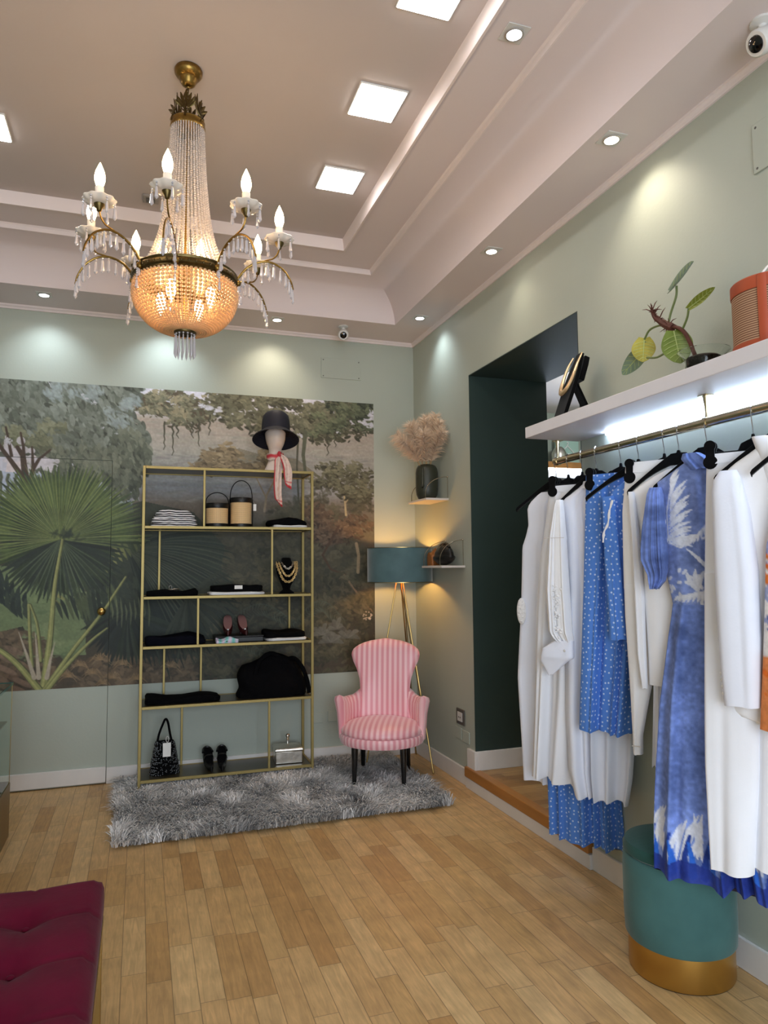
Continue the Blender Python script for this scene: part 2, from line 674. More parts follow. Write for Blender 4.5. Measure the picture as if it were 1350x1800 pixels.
# the room seen through the doorway
struct(MB().box(2.2, 2.3, -5, .6, 0, 3.2).build('wall_passage', 'sage_paint', smooth=False))
struct(MB().box(THK, 2.3, .5, .6, 0, 3.2).build('wall_passage_left', 'sage_paint', smooth=False))
struct(MB().box(THK, 2.3, -5, -4.9, 0, 3.2).build('wall_passage_right', 'sage_paint', smooth=False))
struct(MB().box(THK, 2.3, -5, .6, 3.0, 3.1).build('ceiling_passage', 'ceiling_paint', smooth=False))
struct(MB().box(THK, 2.3, -5, .6, STEP - .1, STEP - .002).build('floor_passage', 'old_parquet', smooth=False))
pl_ = bpy.data.lights.new('passage_fill', 'POINT')  # unseen point light without a fixture, added to brighten the next room
pl_.energy, pl_.color, pl_.shadow_soft_size = 20, (.9, 1, 1), .15
po_ = bpy.data.objects.new('passage_fill', pl_)
po_.location = (1.4, -1.0, 2.75)
COL.objects.link(po_)

# jib door, flush with the wall, its print continuing the mural
door = struct(MB().box(DL, DX, 0.0, .045, .004, DZ).build('door_1', 'sage_paint', smooth=False))
k = MB()
k.m = Matrix.Translation((-2.413, 0, 1.207)) @ Matrix.Rotation(PI / 2, 4, 'X')
k.lathe([(.024, 0), (.024, .004), (.010, .007), (.009, .022), (.016, .027), (.025, .036), (.029, .048), (.026, .060), (.016, .068), (.002, .071)], n=24)
k.build('door_knob', 'brass', door)
MB().box(DL, DX, -.018, 0, .012, BH + .006).build('door_baseboard', 'trim_white', door, bevel=.003)

# ================================================================== the printed mural on the back wall
MX0, MX1, MZ0, MZ1, MPM = -3.62, -0.357, 0.677, 2.848, 230
MW, MH = int((MX1 - MX0) * MPM), int((MZ1 - MZ0) * MPM)
mr_ = np.random.default_rng(5)
cv = Canvas(MW, MH, (140, 130, 118))


def S(u, v):
    """image pixel (u, v) -> mural canvas (pixels map to wall metres by a fixed camera homography)"""
    w = -0.000241936947 * u + 5.71314422e-05 * v + 1
    x = (0.00444651689 * u - 5.32674909e-05 * v - 3.1949517) / w
    z = (-0.000398505844 * u - 0.00404750923 * v + 5.64727727) / w
    return (x - MX0) * MPM, (MZ1 - z) * MPM


PX = S(401, 900)[0] - S(400, 900)[0]            # canvas cells per image pixel
# --- sky, hills, water, undergrowth
sky, pinkhill, greyhill, water, dark = (222, 220, 232), (176, 152, 132), (156, 150, 138), (150, 152, 158), (70, 68, 56)
stops = [(650, (226, 224, 236)), (715, (206, 200, 206)), (725, (180, 164, 150)), (790, (170, 166, 156)), (855, (154, 154, 156)), (880, (118, 108, 96)), (930, (88, 84, 70)), (1010, (62, 63, 51)), (1100, (60, 58, 46)), (1230, (84, 72, 58))]
for y in range(MH):
    v = 668 + y / MH * 540
    for a, b in zip(stops[:-1], stops[1:]):
        if a[0] <= v < b[0]:
            t = (v - a[0]) / (b[0] - a[0])
            cv.a[y] = (np.array(a[1]) * (1 - t) + np.array(b[1]) * t) / 255
# water and pale sky showing under the big tree at the left
cv.poly([S(-80, 790), S(95, 795), S(200, 830), S(245, 855), S(245, 880), S(-80, 880)], (206, 206, 220), .9)
cv.poly([S(-80, 828), S(60, 830), S(130, 845), S(230, 860), S(235, 900), S(-80, 900)], (176, 186, 204), .9)
cv.poly([S(20, 775), S(95, 780), S(95, 830), S(10, 830)], (226, 212, 212), .8)
# brush strokes of the hills
for _ in range(900):
    u, v = mr_.uniform(190, 660), mr_.uniform(722, 880)
    base = np.array((170, 164, 152)) if v < 800 else np.array((146, 143, 138))
    base = base + mr_.normal(0, 9) + (mr_.random(3) - .5) * 8
    x, y = S(u, v)
    cv.dab(x, y, mr_.uniform(6, 22) * PX, mr_.uniform(1, 2.6) * PX, mr_.normal(0, .12), base, .35)


def foliage(shape, n, size, pal, ang=0.0, spread=.6, alpha=.9, asp=.42):
    """leafy mass: overlapping clumps, each dark below and light above"""
    K = max(n // 26, 3)
    clumps = []
    for _ in range(K):
        e = shape[int(mr_.integers(len(shape)))]
        a, rr = mr_.uniform(0, 2 * PI), math.sqrt(mr_.random())
        clumps.append((e[0] + e[2] * rr * math.cos(a), e[1] + e[3] * rr * math.sin(a)))
    clumps.sort(key=lambda c: c[1] + mr_.normal(0, 8))
    m = len(pal) - 1
    for u0, v0 in clumps:
        rx, ry = size * mr_.uniform(1.6, 3.0), size * mr_.uniform(1.1, 2.0)
        tone = mr_.normal(0, .16)
        for k in range(26):
            q = k / 25
            a, rr = mr_.uniform(0, 2 * PI), math.sqrt(mr_.random())
            du, dv = rx * rr * math.cos(a), ry * rr * math.sin(a)
            dv = dv * .8 + ry * (.55 - 1.0 * q)
            t = min(max(q * .85 + tone + mr_.normal(0, .09), 0), .999) * m
            i = int(t)
            c = np.array(pal[i]) * (1 - t % 1) + np.array(pal[min(i + 1, m)]) * (t % 1)
            s_ = size * mr_.uniform(.42, 1.0) * PX
            x, y = S(u0 + du, v0 + dv)
            cv.dab(x, y, s_, s_ * asp, ang + mr_.normal(0, spread), c + mr_.normal(0, 4), alpha)


def gaps(u, v, w_, h_, col):
    """a ragged piece of sky between leaves"""
    for _ in range(16):
        x, y = S(u + mr_.normal(0, .4) * w_, v + mr_.normal(0, .4) * h_)
        cv.dab(x, y, w_ * mr_.uniform(.12, .4) * PX, h_ * mr_.uniform(.12, .35) * PX, mr_.uniform(-.5, .5), col, .85)


# --- trees behind, right half
olive = [(58, 56, 42), (84, 82, 62), (108, 106, 84), (134, 130, 104)]
green = [(52, 56, 44), (78, 84, 64), (98, 104, 78), (122, 126, 96)]
rust = [(58, 48, 40), (80, 66, 53), (98, 82, 65), (112, 96, 77)]
tan = [(88, 76, 58), (118, 104, 80), (146, 128, 98), (168, 150, 118)]
foliage([(590, 900, 100, 60), (540, 960, 90, 60), (430, 960, 110, 70), (620, 1010, 60, 60)], 2600, 9, [(60, 58, 46), (80, 78, 60), (100, 94, 74)], 0, .8, .5)
cv.poly([S(340, 812), S(372, 800), S(420, 788), S(462, 800), S(520, 806), S(560, 836), S(360, 836)], (118, 108, 84), .6)
foliage([(420, 805, 60, 22), (385, 818, 45, 14), (470, 815, 45, 16)], 700, 7, tan, .1, .4)
# top right crowns with hanging vines
foliage([(300, 705, 55, 24), (350, 712, 55, 28), (270, 712, 22, 16), (330, 735, 40, 14)], 1500, 6, tan[:1] + olive[1:] + [(158, 146, 116)], .25, .6)
foliage([(455, 712, 75, 32), (540, 715, 80, 38), (600, 728, 62, 34), (500, 745, 60, 26), (620, 700, 40, 24), (410, 718, 36, 26), (570, 752, 40, 18)], 3000, 7, olive, .3, .6)
foliage([(560, 720, 70, 40), (610, 735, 55, 30), (640, 715, 20, 20)], 1100, 6, green, .35, .5)
for u, v, w_, h_ in [(652, 732, 14, 9), (640, 742, 12, 7), (648, 748, 12, 7), (655, 722, 6, 8), (365, 717, 16, 6), (385, 722, 10, 7), (355, 712, 8, 5), (592, 760, 5, 3), (527, 764, 6, 5)]:
    gaps(u, v, w_, h_, (212, 210, 220))
for u, v0, v1 in [(289, 742, 790), (304, 745, 800), (312, 748, 770), (338, 742, 770), (349, 738, 784), (368, 730, 765), (575, 765, 800), (588, 760, 785)]:
    cv.line([S(u + 2 * math.sin(v * .5), v) for v in np.linspace(v0, v1, 9)], 3.2 * PX, 1.2 * PX, (74, 72, 56))
cv.line([S(536, 760), S(532, 800), S(537, 840)], 8 * PX, 5 * PX, (92, 94, 74))
cv.line([S(523, 768), S(521, 820), S(524, 880)], 4 * PX, 3 * PX, (88, 86, 70))
# umbrella tree
cv.line([S(607, 905), S(605, 880), S(602, 858), S(594, 845)], 4 * PX, 2.4 * PX, (178, 162, 126))
cv.line([S(605, 885), S(617, 868)], 2.6 * PX, 2 * PX, (168, 152, 118))
foliage([(575, 825, 26, 9), (612, 830, 38, 16), (640, 850, 26, 22), (590, 845, 36, 10), (628, 868, 28, 12)], 900, 6, olive, .15, .5)
# rust tree with a leaning trunk
foliage([(598, 925, 40, 18), (625, 935, 30, 16), (575, 940, 26, 12), (560, 905, 20, 16)], 800, 6.5, rust, .2, .6)
cv.line([S(594, 925), S(580, 950), S(566, 975), S(580, 1000), S(608, 1010)], 5 * PX, 3 * PX, (78, 60, 46))
cv.line([S(625, 955), S(629, 975), S(628, 1005)], 6 * PX, 6 * PX, (150, 132, 104))
cv.line([S(600, 1005), S(640, 1060), S(660, 1080)], 4 * PX, 3 * PX, (122, 104, 80))
cv.line([S(464, 898), S(468, 870), S(485, 838)], 4.5 * PX, 2.5 * PX, (152, 138, 116))
cv.line([S(466, 872), S(456, 852), S(447, 833)], 3 * PX, 2 * PX, (146, 132, 110))
# undergrowth of the right half
foliage([(450, 1010, 110, 60), (560, 1060, 90, 60), (450, 1110, 120, 50), (620, 1100, 60, 60), (600, 1160, 70, 30), (420, 1165, 80, 25)], 3600, 8, [(48, 50, 40), (64, 64, 48), (82, 80, 60), (98, 92, 70)], .2, .9, .7)


def fan(u, v, radii, a0, a1, n, w0, cols, droop=.0, alpha=1.0):
    """palm fan: n blades between two angles; radii(angle) gives the length"""
    order = list(range(n))
    for i in order:
        t = i / (n - 1)
        a = a0 + (a1 - a0) * t
        r = radii(a) * mr_.uniform(.9, 1.06)
        pts = []
        for k in range(8):
            q = k / 7
            uu = u + r * q * math.cos(a)
            vv = v - r * q * math.sin(a) + droop * r * q * q * (1 - .35 * math.sin(a))
            pts.append(S(uu, vv))
        c = np.array(cols[int(mr_.integers(len(cols)))]) + mr_.normal(0, 5)
        cv.line(pts, w0 * PX, .6 * PX, c, alpha, tip=True)


def frond(pts, n, length, lean, w0, cols, side=(1, -1), alpha=1.0):
    """feather frond: leaflets along a rib"""
    C = curve_pts([(a, b, 0) for a, b in pts], n)
    for i in range(1, n):
        p, q = C[i - 1], C[i]
        tx, ty = q.x - p.x, q.y - p.y
        L = math.hypot(tx, ty) + 1e-6
        tx, ty = tx / L, ty / L
        t = i / n
        ln = length * math.sin(PI * (0.12 + .82 * t)) ** .7
        for sgn in side:
            nx, ny = -ty * sgn, tx * sgn
            e = (q.x + ln * (nx * (1 - lean) + tx * lean), q.y + ln * (ny * (1 - lean) + ty * lean) + .18 * ln)
            m_ = (q.x + ln * .5 * (nx * .8 + tx * lean * .9), q.y + ln * .5 * (ny * .8 + ty * lean * .9))
            c = np.array(cols[int(mr_.integers(len(cols)))]) + mr_.normal(0, 4)
            cv.line([S(q.x, q.y), S(*m_), S(*e)], w0 * PX, .5 * PX, c, alpha, tip=True)


grass = [(96, 104, 86), (84, 92, 76), (74, 80, 68)]
for base in ((455, 1080, 60), (560, 1075, 40), (400, 1130, 55)):
    frond([(base[0] - base[2], base[1] + 20), (base[0], base[1] - 10), (base[0] + base[2], base[1] + 15)], 26, 22, .5, 2.2, grass, alpha=.7)
for u, v in ((590, 1105), (565, 1115), (610, 1120), (580, 1128)):           # grey-leaved herbs
    for a in np.linspace(.2, PI - .2, 6):
        r = mr_.uniform(16, 28)
        cv.line([S(u, v), S(u + r * .6 * math.cos(a), v - r * .6 * math.sin(a)), S(u + r * math.cos(a), v - r * math.sin(a) + 6)], 8 * PX, 2 * PX, np.array((112, 112, 104)) + mr_.normal(0, 8), .75, tip=True)
for _ in range(26):
    x, y = S(mr_.normal(648, 7), mr_.normal(1084, 4))
    cv.dab(x, y, 1.6 * PX, 1.4 * PX, 0, (212, 196, 178), .8)

# --- the big drooping tree, top left
grey = [(66, 70, 60), (88, 93, 82), (104, 110, 97), (122, 128, 116), (140, 147, 136)]
foliage([(-60, 700, 60, 60), (20, 690, 60, 50), (90, 700, 70, 46), (150, 715, 60, 45), (60, 740, 70, 40), (140, 765, 70, 40), (195, 690, 38, 22), (200, 760, 45, 45), (90, 775, 60, 30), (-40, 760, 70, 40), (20, 745, 40, 30)], 5200, 10, grey, 1.0, .35)
foliage([(215, 820, 36, 48), (180, 815, 44, 34), (120, 812, 42, 26), (232, 800, 22, 40), (70, 800, 26, 18), (150, 820, 40, 26)], 1700, 9, [(66, 70, 60), (86, 92, 78), (108, 112, 96), (126, 130, 112)], 1.25, .35)
foliage([(40, 780, 30, 16), (85, 762, 22, 22), (30, 760, 20, 14), (65, 775, 20, 16)], 380, 7, [(96, 98, 78), (122, 124, 98), (140, 142, 116)], .8, .6)
for u, v, w_, h_ in [(30, 795, 34, 18), (62, 812, 26, 16), (85, 815, 22, 14), (12, 790, 14, 20)]:
    gaps(u, v, w_, h_, (206, 200, 206))
trunk = (76, 62, 52)
for pts, a, b in [([(52, 880), (45, 840), (40, 800), (30, 785)], 13, 6), ([(48, 850), (30, 825), (12, 800), (-10, 770)], 9, 5), ([(52, 850), (58, 825), (70, 805), (88, 790)], 8, 3), ([(42, 810), (41, 785), (36, 760)], 6, 3), ([(58, 828), (57, 800), (56, 785)], 5, 3), ([(20, 800), (14, 770), (10, 750)], 5, 3)]:
    cv.line([S(*q) for q in pts], a * PX, b * PX, trunk)
foliage([(170, 690, 50, 20), (120, 690, 40, 16), (215, 720, 26, 30)], 420, 6, [(140, 150, 148), (164, 174, 172)], .9, .4, .6)
for u, v0, v1 in [(2, 830, 890), (14, 835, 895), (28, 835, 870), (75, 835, 880), (95, 820, 850), (145, 830, 870), (152, 835, 862), (190, 850, 890), (222, 860, 890), (243, 850, 880)]:
    cv.line([S(u + 1.5 * math.sin(v * .4), v) for v in np.linspace(v0, v1, 8)], 5 * PX, 2 * PX, (92, 96, 80))
for u, v, w_, h_ in [(145, 694, 4, 5), (152, 700, 5, 3), (165, 708, 5, 4), (205, 762, 4, 2), (180, 751, 3, 3), (15, 775, 5, 7)]:
    gaps(u, v, w_, h_, (200, 200, 206))

# --- pale green clearing and dark mass behind the palms
cv.poly([S(-80, 985), S(60, 1000), S(110, 1010), S(150, 1040), S(150, 1150), S(70, 1150), S(40, 1100), S(-80, 1130)], (122, 140, 98), .85)
foliage([(120, 1080, 60, 40), (80, 1130, 50, 24), (30, 1040, 50, 30)], 500, 10, [(104, 122, 86), (124, 140, 98), (140, 152, 110)], .3, .5, .5)
cv.poly([S(180, 900), S(250, 880), S(340, 900), S(395, 960), S(380, 1040), S(300, 1080), S(180, 1060), S(130, 1020)], (54, 64, 52), .75)
foliage([(230, 1080, 70, 50), (300, 1100, 70, 40), (190, 1040, 50, 40)], 1200, 10, [(36, 44, 38), (48, 58, 48), (62, 70, 54)], .8, .5, .7)
foliage([(20, 1150, 60, 40), (110, 1190, 110, 26), (250, 1180, 90, 26), (-40, 1180, 60, 40)], 1600, 9, [(66, 58, 46), (88, 76, 60), (108, 92, 72), (120, 102, 80)], .1, .8, .8)
for _ in range(40):
    x, y = S(mr_.uniform(-60, 40), mr_.uniform(1130, 1215))
    cv.dab(x, y, 16 * PX, 4 * PX, .5, np.array((128, 104, 86)) + mr_.normal(0, 10), .6)
# right-hand fan behind the shelves
fan(225, 965, lambda a: 150 + 34 * max(math.cos(a), 0), -1.25, .42, 30, 8, [(42, 52, 43), (50, 60, 48), (36, 46, 40)], .30)
fan(225, 965, lambda a: 160 + 36 * max(math.cos(a), 0), -.95, .36, 24, 2.0, [(112, 114, 92), (96, 102, 80)], .30, .5)
fan(228, 1075, lambda a: 86, -2.9, -.2, 30, 8, [(40, 48, 42), (50, 60, 48), (34, 42, 38)], .10)
fan(330, 1050, lambda a: 90, -2.2, .8, 22, 6, [(46, 54, 44), (58, 64, 50)], .2)
# hanging leaflets between the two fans
frond([(82, 1062), (110, 1010), (160, 975), (215, 945), (250, 938)], 24, 42, .15, 6, [(116, 120, 74), (92, 100, 64), (132, 134, 84), (64, 76, 54)], side=(1,))
frond([(90, 1060), (135, 1040), (180, 1030), (235, 1012)], 18, 46, .0, 6, [(54, 64, 50), (44, 54, 44), (78, 88, 62)], side=(1,))
for i in range(9):
    u = 196 + i * 8
    cv.line([S(u, 1055 + mr_.uniform(-6, 6)), S(u + 3, 1075), S(u + 2, 1092 + mr_.uniform(-8, 10))], 3 * PX, 1 * PX, (116, 124, 92), .7, tip=True)
# left feather fronds
for k in range(3):
    frond([(-60, 985 + 14 * k), (0, 1000 + 16 * k), (45, 1040 + 12 * k)], 9, 46, .55, 7, [(48, 58, 52), (40, 50, 46), (60, 70, 58)], side=(1,))
# the great fan
deep = [(48, 60, 46), (56, 68, 48), (42, 52, 44)]
mid = [(78, 94, 58), (88, 104, 62), (70, 86, 54), (96, 110, 68)]
lite = [(120, 132, 76), (134, 144, 86), (108, 122, 72)]
rad = lambda a: 122 + 26 * abs(math.cos(a)) + (4 if math.sin(a) > 0 else -26)
fan(105, 948, rad, -PI + .15, PI - .35, 78, 8, deep, .06)
fan(105, 948, rad, .02, PI + .35, 74, 6.5, mid, .03)
fan(105, 948, lambda a: 58 + 40 * abs(math.cos(a)), -PI, PI, 60, 7, [(46, 56, 46), (52, 64, 48), (38, 48, 42)], .05, .8)
fan(105, 948, lambda a: rad(a) * 1.03, -.1, PI + .3, 60, 2.0, lite, .03, .8)
fan(105, 948, lambda a: rad(a) * .98, -2.5, -.5, 18, 2.0, [(112, 126, 96), (96, 110, 84)], .05, .6)
for _ in range(24):
    a = mr_.uniform(0, 2 * PI)
    r = 20 * mr_.random()
    x, y = S(118 + 1.5 * r * math.cos(a), 942 + r * .6 * math.sin(a))
    cv.dab(x, y, 8 * PX, 2 * PX, mr_.uniform(0, 3), (42, 52, 44), .4)
# stems rising from the foot of the palm
stem = (142, 146, 92)
for pts, a, b in [([(76, 1212), (88, 1120), (96, 1030), (110, 948)], 10, 3), ([(70, 1212), (30, 1165), (-10, 1135), (-60, 1110)], 9, 6), ([(78, 1212), (125, 1145), (180, 1075), (222, 1013)], 7, 2.5), ([(82, 1212), (120, 1165), (160, 1125), (188, 1103)], 7, 2), ([(57, 1170), (53, 1120), (51, 1062)], 4, 4), ([(72, 1160), (66, 1100), (54, 1062)], 4, 2)]:
    C = [S(q.x, q.y) for q in curve_pts([(x, y, 0) for x, y in pts], 14)]
    cv.line(C, (a + 2) * PX, (b + 1) * PX, (82, 86, 56))
    cv.line([(x - .8 * PX, y) for x, y in C], a * PX, b * .8 * PX, stem)
    cv.line([(x - 1.6 * PX, y) for x, y in C], a * .35 * PX, b * .3 * PX, (176, 174, 112), .8)
for pts in ([(60, 1190), (47, 1150), (33, 1110)], [(68, 1190), (65, 1150), (62, 1112)], [(82, 1190), (88, 1160), (96, 1128)]):
    cv.line([S(*q) for q in pts], 7 * PX, 1 * PX, (178, 166, 146))
# tan ferns on the ground
for u, v, r in [(120, 1188, 18), (162, 1182, 18), (198, 1190, 22), (216, 1166, 18), (176, 1158, 20), (140, 1168, 16), (240, 1192, 18), (300, 1170, 18), (180, 1200, 16)]:
    for a in np.linspace(-.25, PI + .25, 11):
        rr = r * mr_.uniform(.8, 1.1)
        cv.line([S(u, v), S(u + rr * .6 * math.cos(a), v - rr * .55 * math.sin(a)), S(u + rr * math.cos(a), v - rr * .6 * math.sin(a) + 7)], 1.9 * PX, .8 * PX, np.array((142, 118, 86)) + mr_.normal(0, 8), .8)
# printing grain
g = .6 * value_noise(MH, MW, 3, 3, mr_) + .4 * value_noise(MH, MW, 14, 9, mr_)
cv.a *= (0.90 + .16 * g)[..., None]
cv.a = np.clip(cv.a, 0, 1)
paint = srgb_lin(cv.a)


def mural_piece(name, x0, x1, z0, z1, y, parent):
    c0, c1 = int(round((x0 - MX0) * MPM)), int(round((x1 - MX0) * MPM))
    r0, r1 = int(round((MZ1 - z1) * MPM)), int(round((MZ1 - z0) * MPM))
    c0, r0 = max(c0, 0), max(r0, 0)
    sub = paint[r0:r1, c0:c1]
    h, w_ = sub.shape[:2]
    sx, sz = (x1 - x0) / (w_ - 1), (z1 - z0) / (h - 1)
    return grid_mesh(name, 'mural_print', sub, (x0, y, z1), (sx, 0, 0), (0, 0, -sz), parent)


mural_piece('mural', DX + .003, MX1, MZ0, MZ1, -.0015, wall_back)
mural_piece('mural_over_door', MX0, DX + .003, DZ + .003, MZ1, -.0015, wall_back)
mural_piece('mural_beside_door', MX0, DL - .003, MZ0, DZ + .003, -.0015, wall_back)
mural_piece('door_mural', DL, DX, MZ0, DZ, -.0015, door)

# ================================================================== ceiling fixtures
mat('grey_plastic', (150, 142, 136), 0.5, noise=(30, .05))
mat('bronze', (92, 78, 48), 0.35, metal=1.0, noise=(60, .25), bump=(90, .15))
mat('old_gold', (136, 108, 56), 0.32, metal=1.0, noise=(40, .2), bump=(70, .1))
mat('bead_glass', (255, 206, 150), 0.3, trans=0.35, ior=1.45, noise=(60, .05))
mat('bead_clear', (246, 234, 226), 0.2, trans=0.5, ior=1.45, noise=(60, .05))
mat('crystal', (252, 246, 250), 0.10, trans=0.55, ior=1.5, noise=(30, .02))
mat('milk_glass', (248, 238, 226), 0.25, trans=0.15, noise=(30, .03))
mat('candle_white', (240, 232, 220), 0.5, noise=(30, .03))
mat('bulb_glow', (255, 220, 170), 0.3, emit=((255, 212, 154), BULB_L))


def ceiling_panel(x, y, label):
    t = thing('ceiling_light_panel', label, 'ceiling light', (x, y, TOP), group='square panels in the recessed ceiling')
    MB().box(-.118, .118, -.122, .122, -.010, 0).build('frame', 'white_plastic', t, bevel=.004)
    MB().box(-.110, .110, -.114, .114, -.014, -.010).build('diffuser', 'panel_glow', t, bevel=.001)


ceiling_panel(-1.12, -3.135, 'square white light panel cut off by the top edge of the picture')
ceiling_panel(-1.12, -2.432, 'square white light panel, the fully visible one nearer the viewer, right of the chandelier')
ceiling_panel(-1.11, -1.716, 'square white light panel nearest the inner corner of the recessed ceiling')
ceiling_panel(-2.94, -1.665, 'square white light panel left of the chandelier, cut by the left edge')
ceiling_panel(-2.94, -3.135, 'unseen square light panel added for the room lighting, left of the viewer')  # out of view, repeats the panel layout; added for the room's lighting


def downlight(x, y, z, tx, ty, warm, power, label, tilt=.55):
    t = thing('downlight', label, 'spotlight', (x, y, z), group='small square downlights in the ceiling')
    p = MB()
    p.box(-.05, .05, -.05, .05, -.004, 0)
    p.build('plate', 'white_plastic', t, bevel=.002)
    r = MB()
    r.lathe([(.040, -.004), (.040, -.009), (.036, -.011), (.031, -.010), (.031, -.004)], n=24)
    r.build('ring', 'lamp_ring', t)
    g = MB()
    g.lathe([(.0305, -.0045), (.0305, -.0085), (.02, -.0095), (.001, -.010)], n=20)
    g.build('bulb', 'spot_glow_warm' if warm else 'spot_glow_cool', t)
    d = bpy.data.lights.new('downlight_beam', 'SPOT')
    d.energy, d.color = power, ((1, .86, .68) if warm else (.78, .9, 1.0))
    d.spot_size, d.spot_blend, d.shadow_soft_size = math.radians(104), .95, .04
    o = bpy.data.objects.new('downlight_beam', d)
    COL.objects.link(o)
    o.parent = t
    o.location = (0, 0, -.016)
    v = Vector((tx, ty, -1)).normalized()
    o.rotation_euler = v.to_track_quat('-Z', 'Y').to_euler()


downlight(-2.812, -.28, SOF, 0, .42, False, SPOT_W, 'small downlight in the soffit above the palm mural, at far left')
downlight(-2.0, -.275, SOF, 0, .42, False, SPOT_W * 1.3, 'small downlight in the soffit, behind the bowl of the chandelier')
downlight(-1.207, -.268, SOF, 0, .42, True, SPOT_W, 'small warm downlight just right of the chandelier bowl')
downlight(-.187, -.63, SOF, .35, 0, False, SPOT_W * .8, 'small downlight nearest the corner of the two walls')
downlight(-.202, -1.825, SOF, .2, 0, True, SPOT_W * .35, 'small downlight in the soffit above the dark doorway')
downlight(-.215, -2.995, SOF, .45, 0, True, SPOT_W * .9, 'small tilted downlight above the clothes rack')
downlight(-.215, -4.2, SOF, .3, 0, True, SPOT_W * .6, 'unseen small downlight added for the room lighting, right soffit nearest the viewer')  # out of view, continues the row; added for the room's lighting
downlight(-.754, -3.104, BAND, 0, 0, False, SPOT_W * .8, 'small downlight in the raised band of the ceiling, at the top')


def dome_camera(x, y, look, s, label):
    t = thing('security_camera', label, 'camera', (x, y, SOF), group='white security cameras under the soffit')
    MB().lathe([(.030 * s, 0), (.030 * s, -.006 * s), (.012 * s, -.012 * s), (.010 * s, -.030 * s)], n=20).build('bracket', 'white_plastic', t)
    v = Vector(look).normalized()
    q = v.to_track_quat('Z', 'Y').to_matrix().to_4x4()
    b = MB()
    b.m = Matrix.Translation((0, 0, -.052 * s)) @ q
    b.lathe([(.004 * s, -.055 * s), (.022 * s, -.05 * s), (.031 * s, -.03 * s), (.033 * s, 0), (.033 * s, .022 * s), (.029 * s, .027 * s), (.001 * s, .027 * s)], n=24)
    body = b.build('body', 'white_plastic', t)
    l = MB()
    l.m = b.m
    l.lathe([(.021 * s, .0270 * s), (.020 * s, .0295 * s), (.011 * s, .033 * s), (.001 * s, .034 * s)], n=24)
    l.build('lens', 'lens_black', body)


dome_camera(-.684, -.262, (-.25, -.85, -.45), 1.25, 'white security camera hanging above the corner of the mural wall')
dome_camera(-.140, -3.735, (-.75, .05, -.45), 1.35, 'white security camera at the upper right corner of the picture')

s = thing('ceiling_sensor', 'small square grey box on the ceiling beside the chandelier', 'sensor', (-2.136, -1.163, TOP))
MB().box(-.045, .045, -.045, .045, -.014, 0).build('housing', 'grey_plastic', s, bevel=.003)
MB().box(-.026, .026, -.026, .026, -.018, -.014).build('grille', 'socket_grey', s, bevel=.002)


def plate(name, label, x0, x1, z0, z1, back=True, m='sage_paint', cat='wall panel', screws=True, group=None, th=.007):
    """thin plate screwed to the back wall (x0..x1) or to the right wall (y = x0..x1)"""
    xm = (x0 + x1) / 2
    t = thing(name, label, cat, (xm, 0, z0) if back else (0, xm, z0), 0 if back else -PI / 2, group)
    h = (x1 - x0) / 2
    MB().box(-h, h, -th, 0, 0, z1 - z0).build('cover', m, t, bevel=.002)
    if screws:
        for a in (-h + .018, h - .018):
            for b in (.016, z1 - z0 - .016):
                k = MB()
                k.m = Matrix.Translation((a, -th, b)) @ Matrix.Rotation(PI / 2, 4, 'X')
                k.lathe([(.005, 0), (.004, .0015), (.0005, .002)], n=10)
                k.build('screw', 'socket_grey', t)
    return t


plate('access_panel', 'painted cover plate on the back wall under the security camera', -.80, -.465, 3.035, 3.20)
plate('access_panel', 'painted cover plate high on the right wall, above the basket', -3.95, -3.545, 2.955, 3.145, back=False)
plate('blank_plate', 'blank outlet plate low on the back wall, left of its twin', -.872, -.79, .30, .375, screws=False, cat='outlet plate', group='blank outlet plates by the chair')
plate('blank_plate', 'blank outlet plate low on the back wall, right behind the pink chair', -.752, -.66, .305, .385, screws=False, cat='outlet plate', group='blank outlet plates by the chair')
plate('blank_plate', 'blank painted plate under the grey-framed socket, farther from the doorway', -.86, -.755, .29, .372, back=False, screws=False, cat='outlet plate', group='blank outlet plates under the socket')
plate('blank_plate', 'blank painted plate under the grey-framed socket, next to the doorway', -.985, -.875, .285, .365, back=False, screws=False, cat='outlet plate', group='blank outlet plates under the socket')
t = thing('wall_socket', 'grey-framed wall socket with white insert beside the doorway', 'socket', (0, -.85, .395), -PI / 2)
MB().box(-.064, .064, -.010, 0, 0, .108).build('frame', 'socket_grey', t, bevel=.003)
MB().box(-.040, .040, -.014, -.010, .022, .086).build('insert', 'white_plastic', t, bevel=.002)
for a in (-.012, .012):
    MB().box(a - .004, a + .004, -.0155, -.014, .046, .056).build('hole', 'black_plastic', t)

# ================================================================== chandelier
CX, CY = -1.991, -2.378
ch = thing('chandelier', 'brass and crystal chandelier with eight candle arms and a glowing beaded bowl', 'chandelier', (CX, CY, TOP))


def CB():
    b = MB()
    b.m = Matrix.Translation((0, 0, -TOP))
    return b


b = CB()
b.lathe([(.004, TOP), (.058, TOP), (.062, TOP - .008), (.060, TOP - .022), (.050, TOP - .036), (.040, TOP - .042), (.039, TOP - .052), (.032, TOP - .062), (.030, TOP - .070), (.018, TOP - .080), (.008, TOP - .084), (.004, TOP - .092)], n=36)
b.build('canopy', 'old_gold', ch)
b = CB()
z = TOP - .088
for k in range(7):
    pts = []
    for j in range(14):
        a = 2 * PI * j / 14
        u, w_ = .010 * math.cos(a), .021 * math.sin(a)
        pts.append((u if k % 2 else 0, 0 if k % 2 else u, z - .019 + w_))
    b.tube(pts, .0026, n=6, closed=True)
    z -= .0305
b.build('chain', 'bronze', ch)
b = CB()
b.tube(curve_pts([(.005, 0, TOP - .08), (-.018, -.01, TOP - .13), (-.016, .004, TOP - .19), (-.004, 0, TOP - .26)], 16), .003, n=6)
b.build('cord', 'bronze', ch)
b = CB()
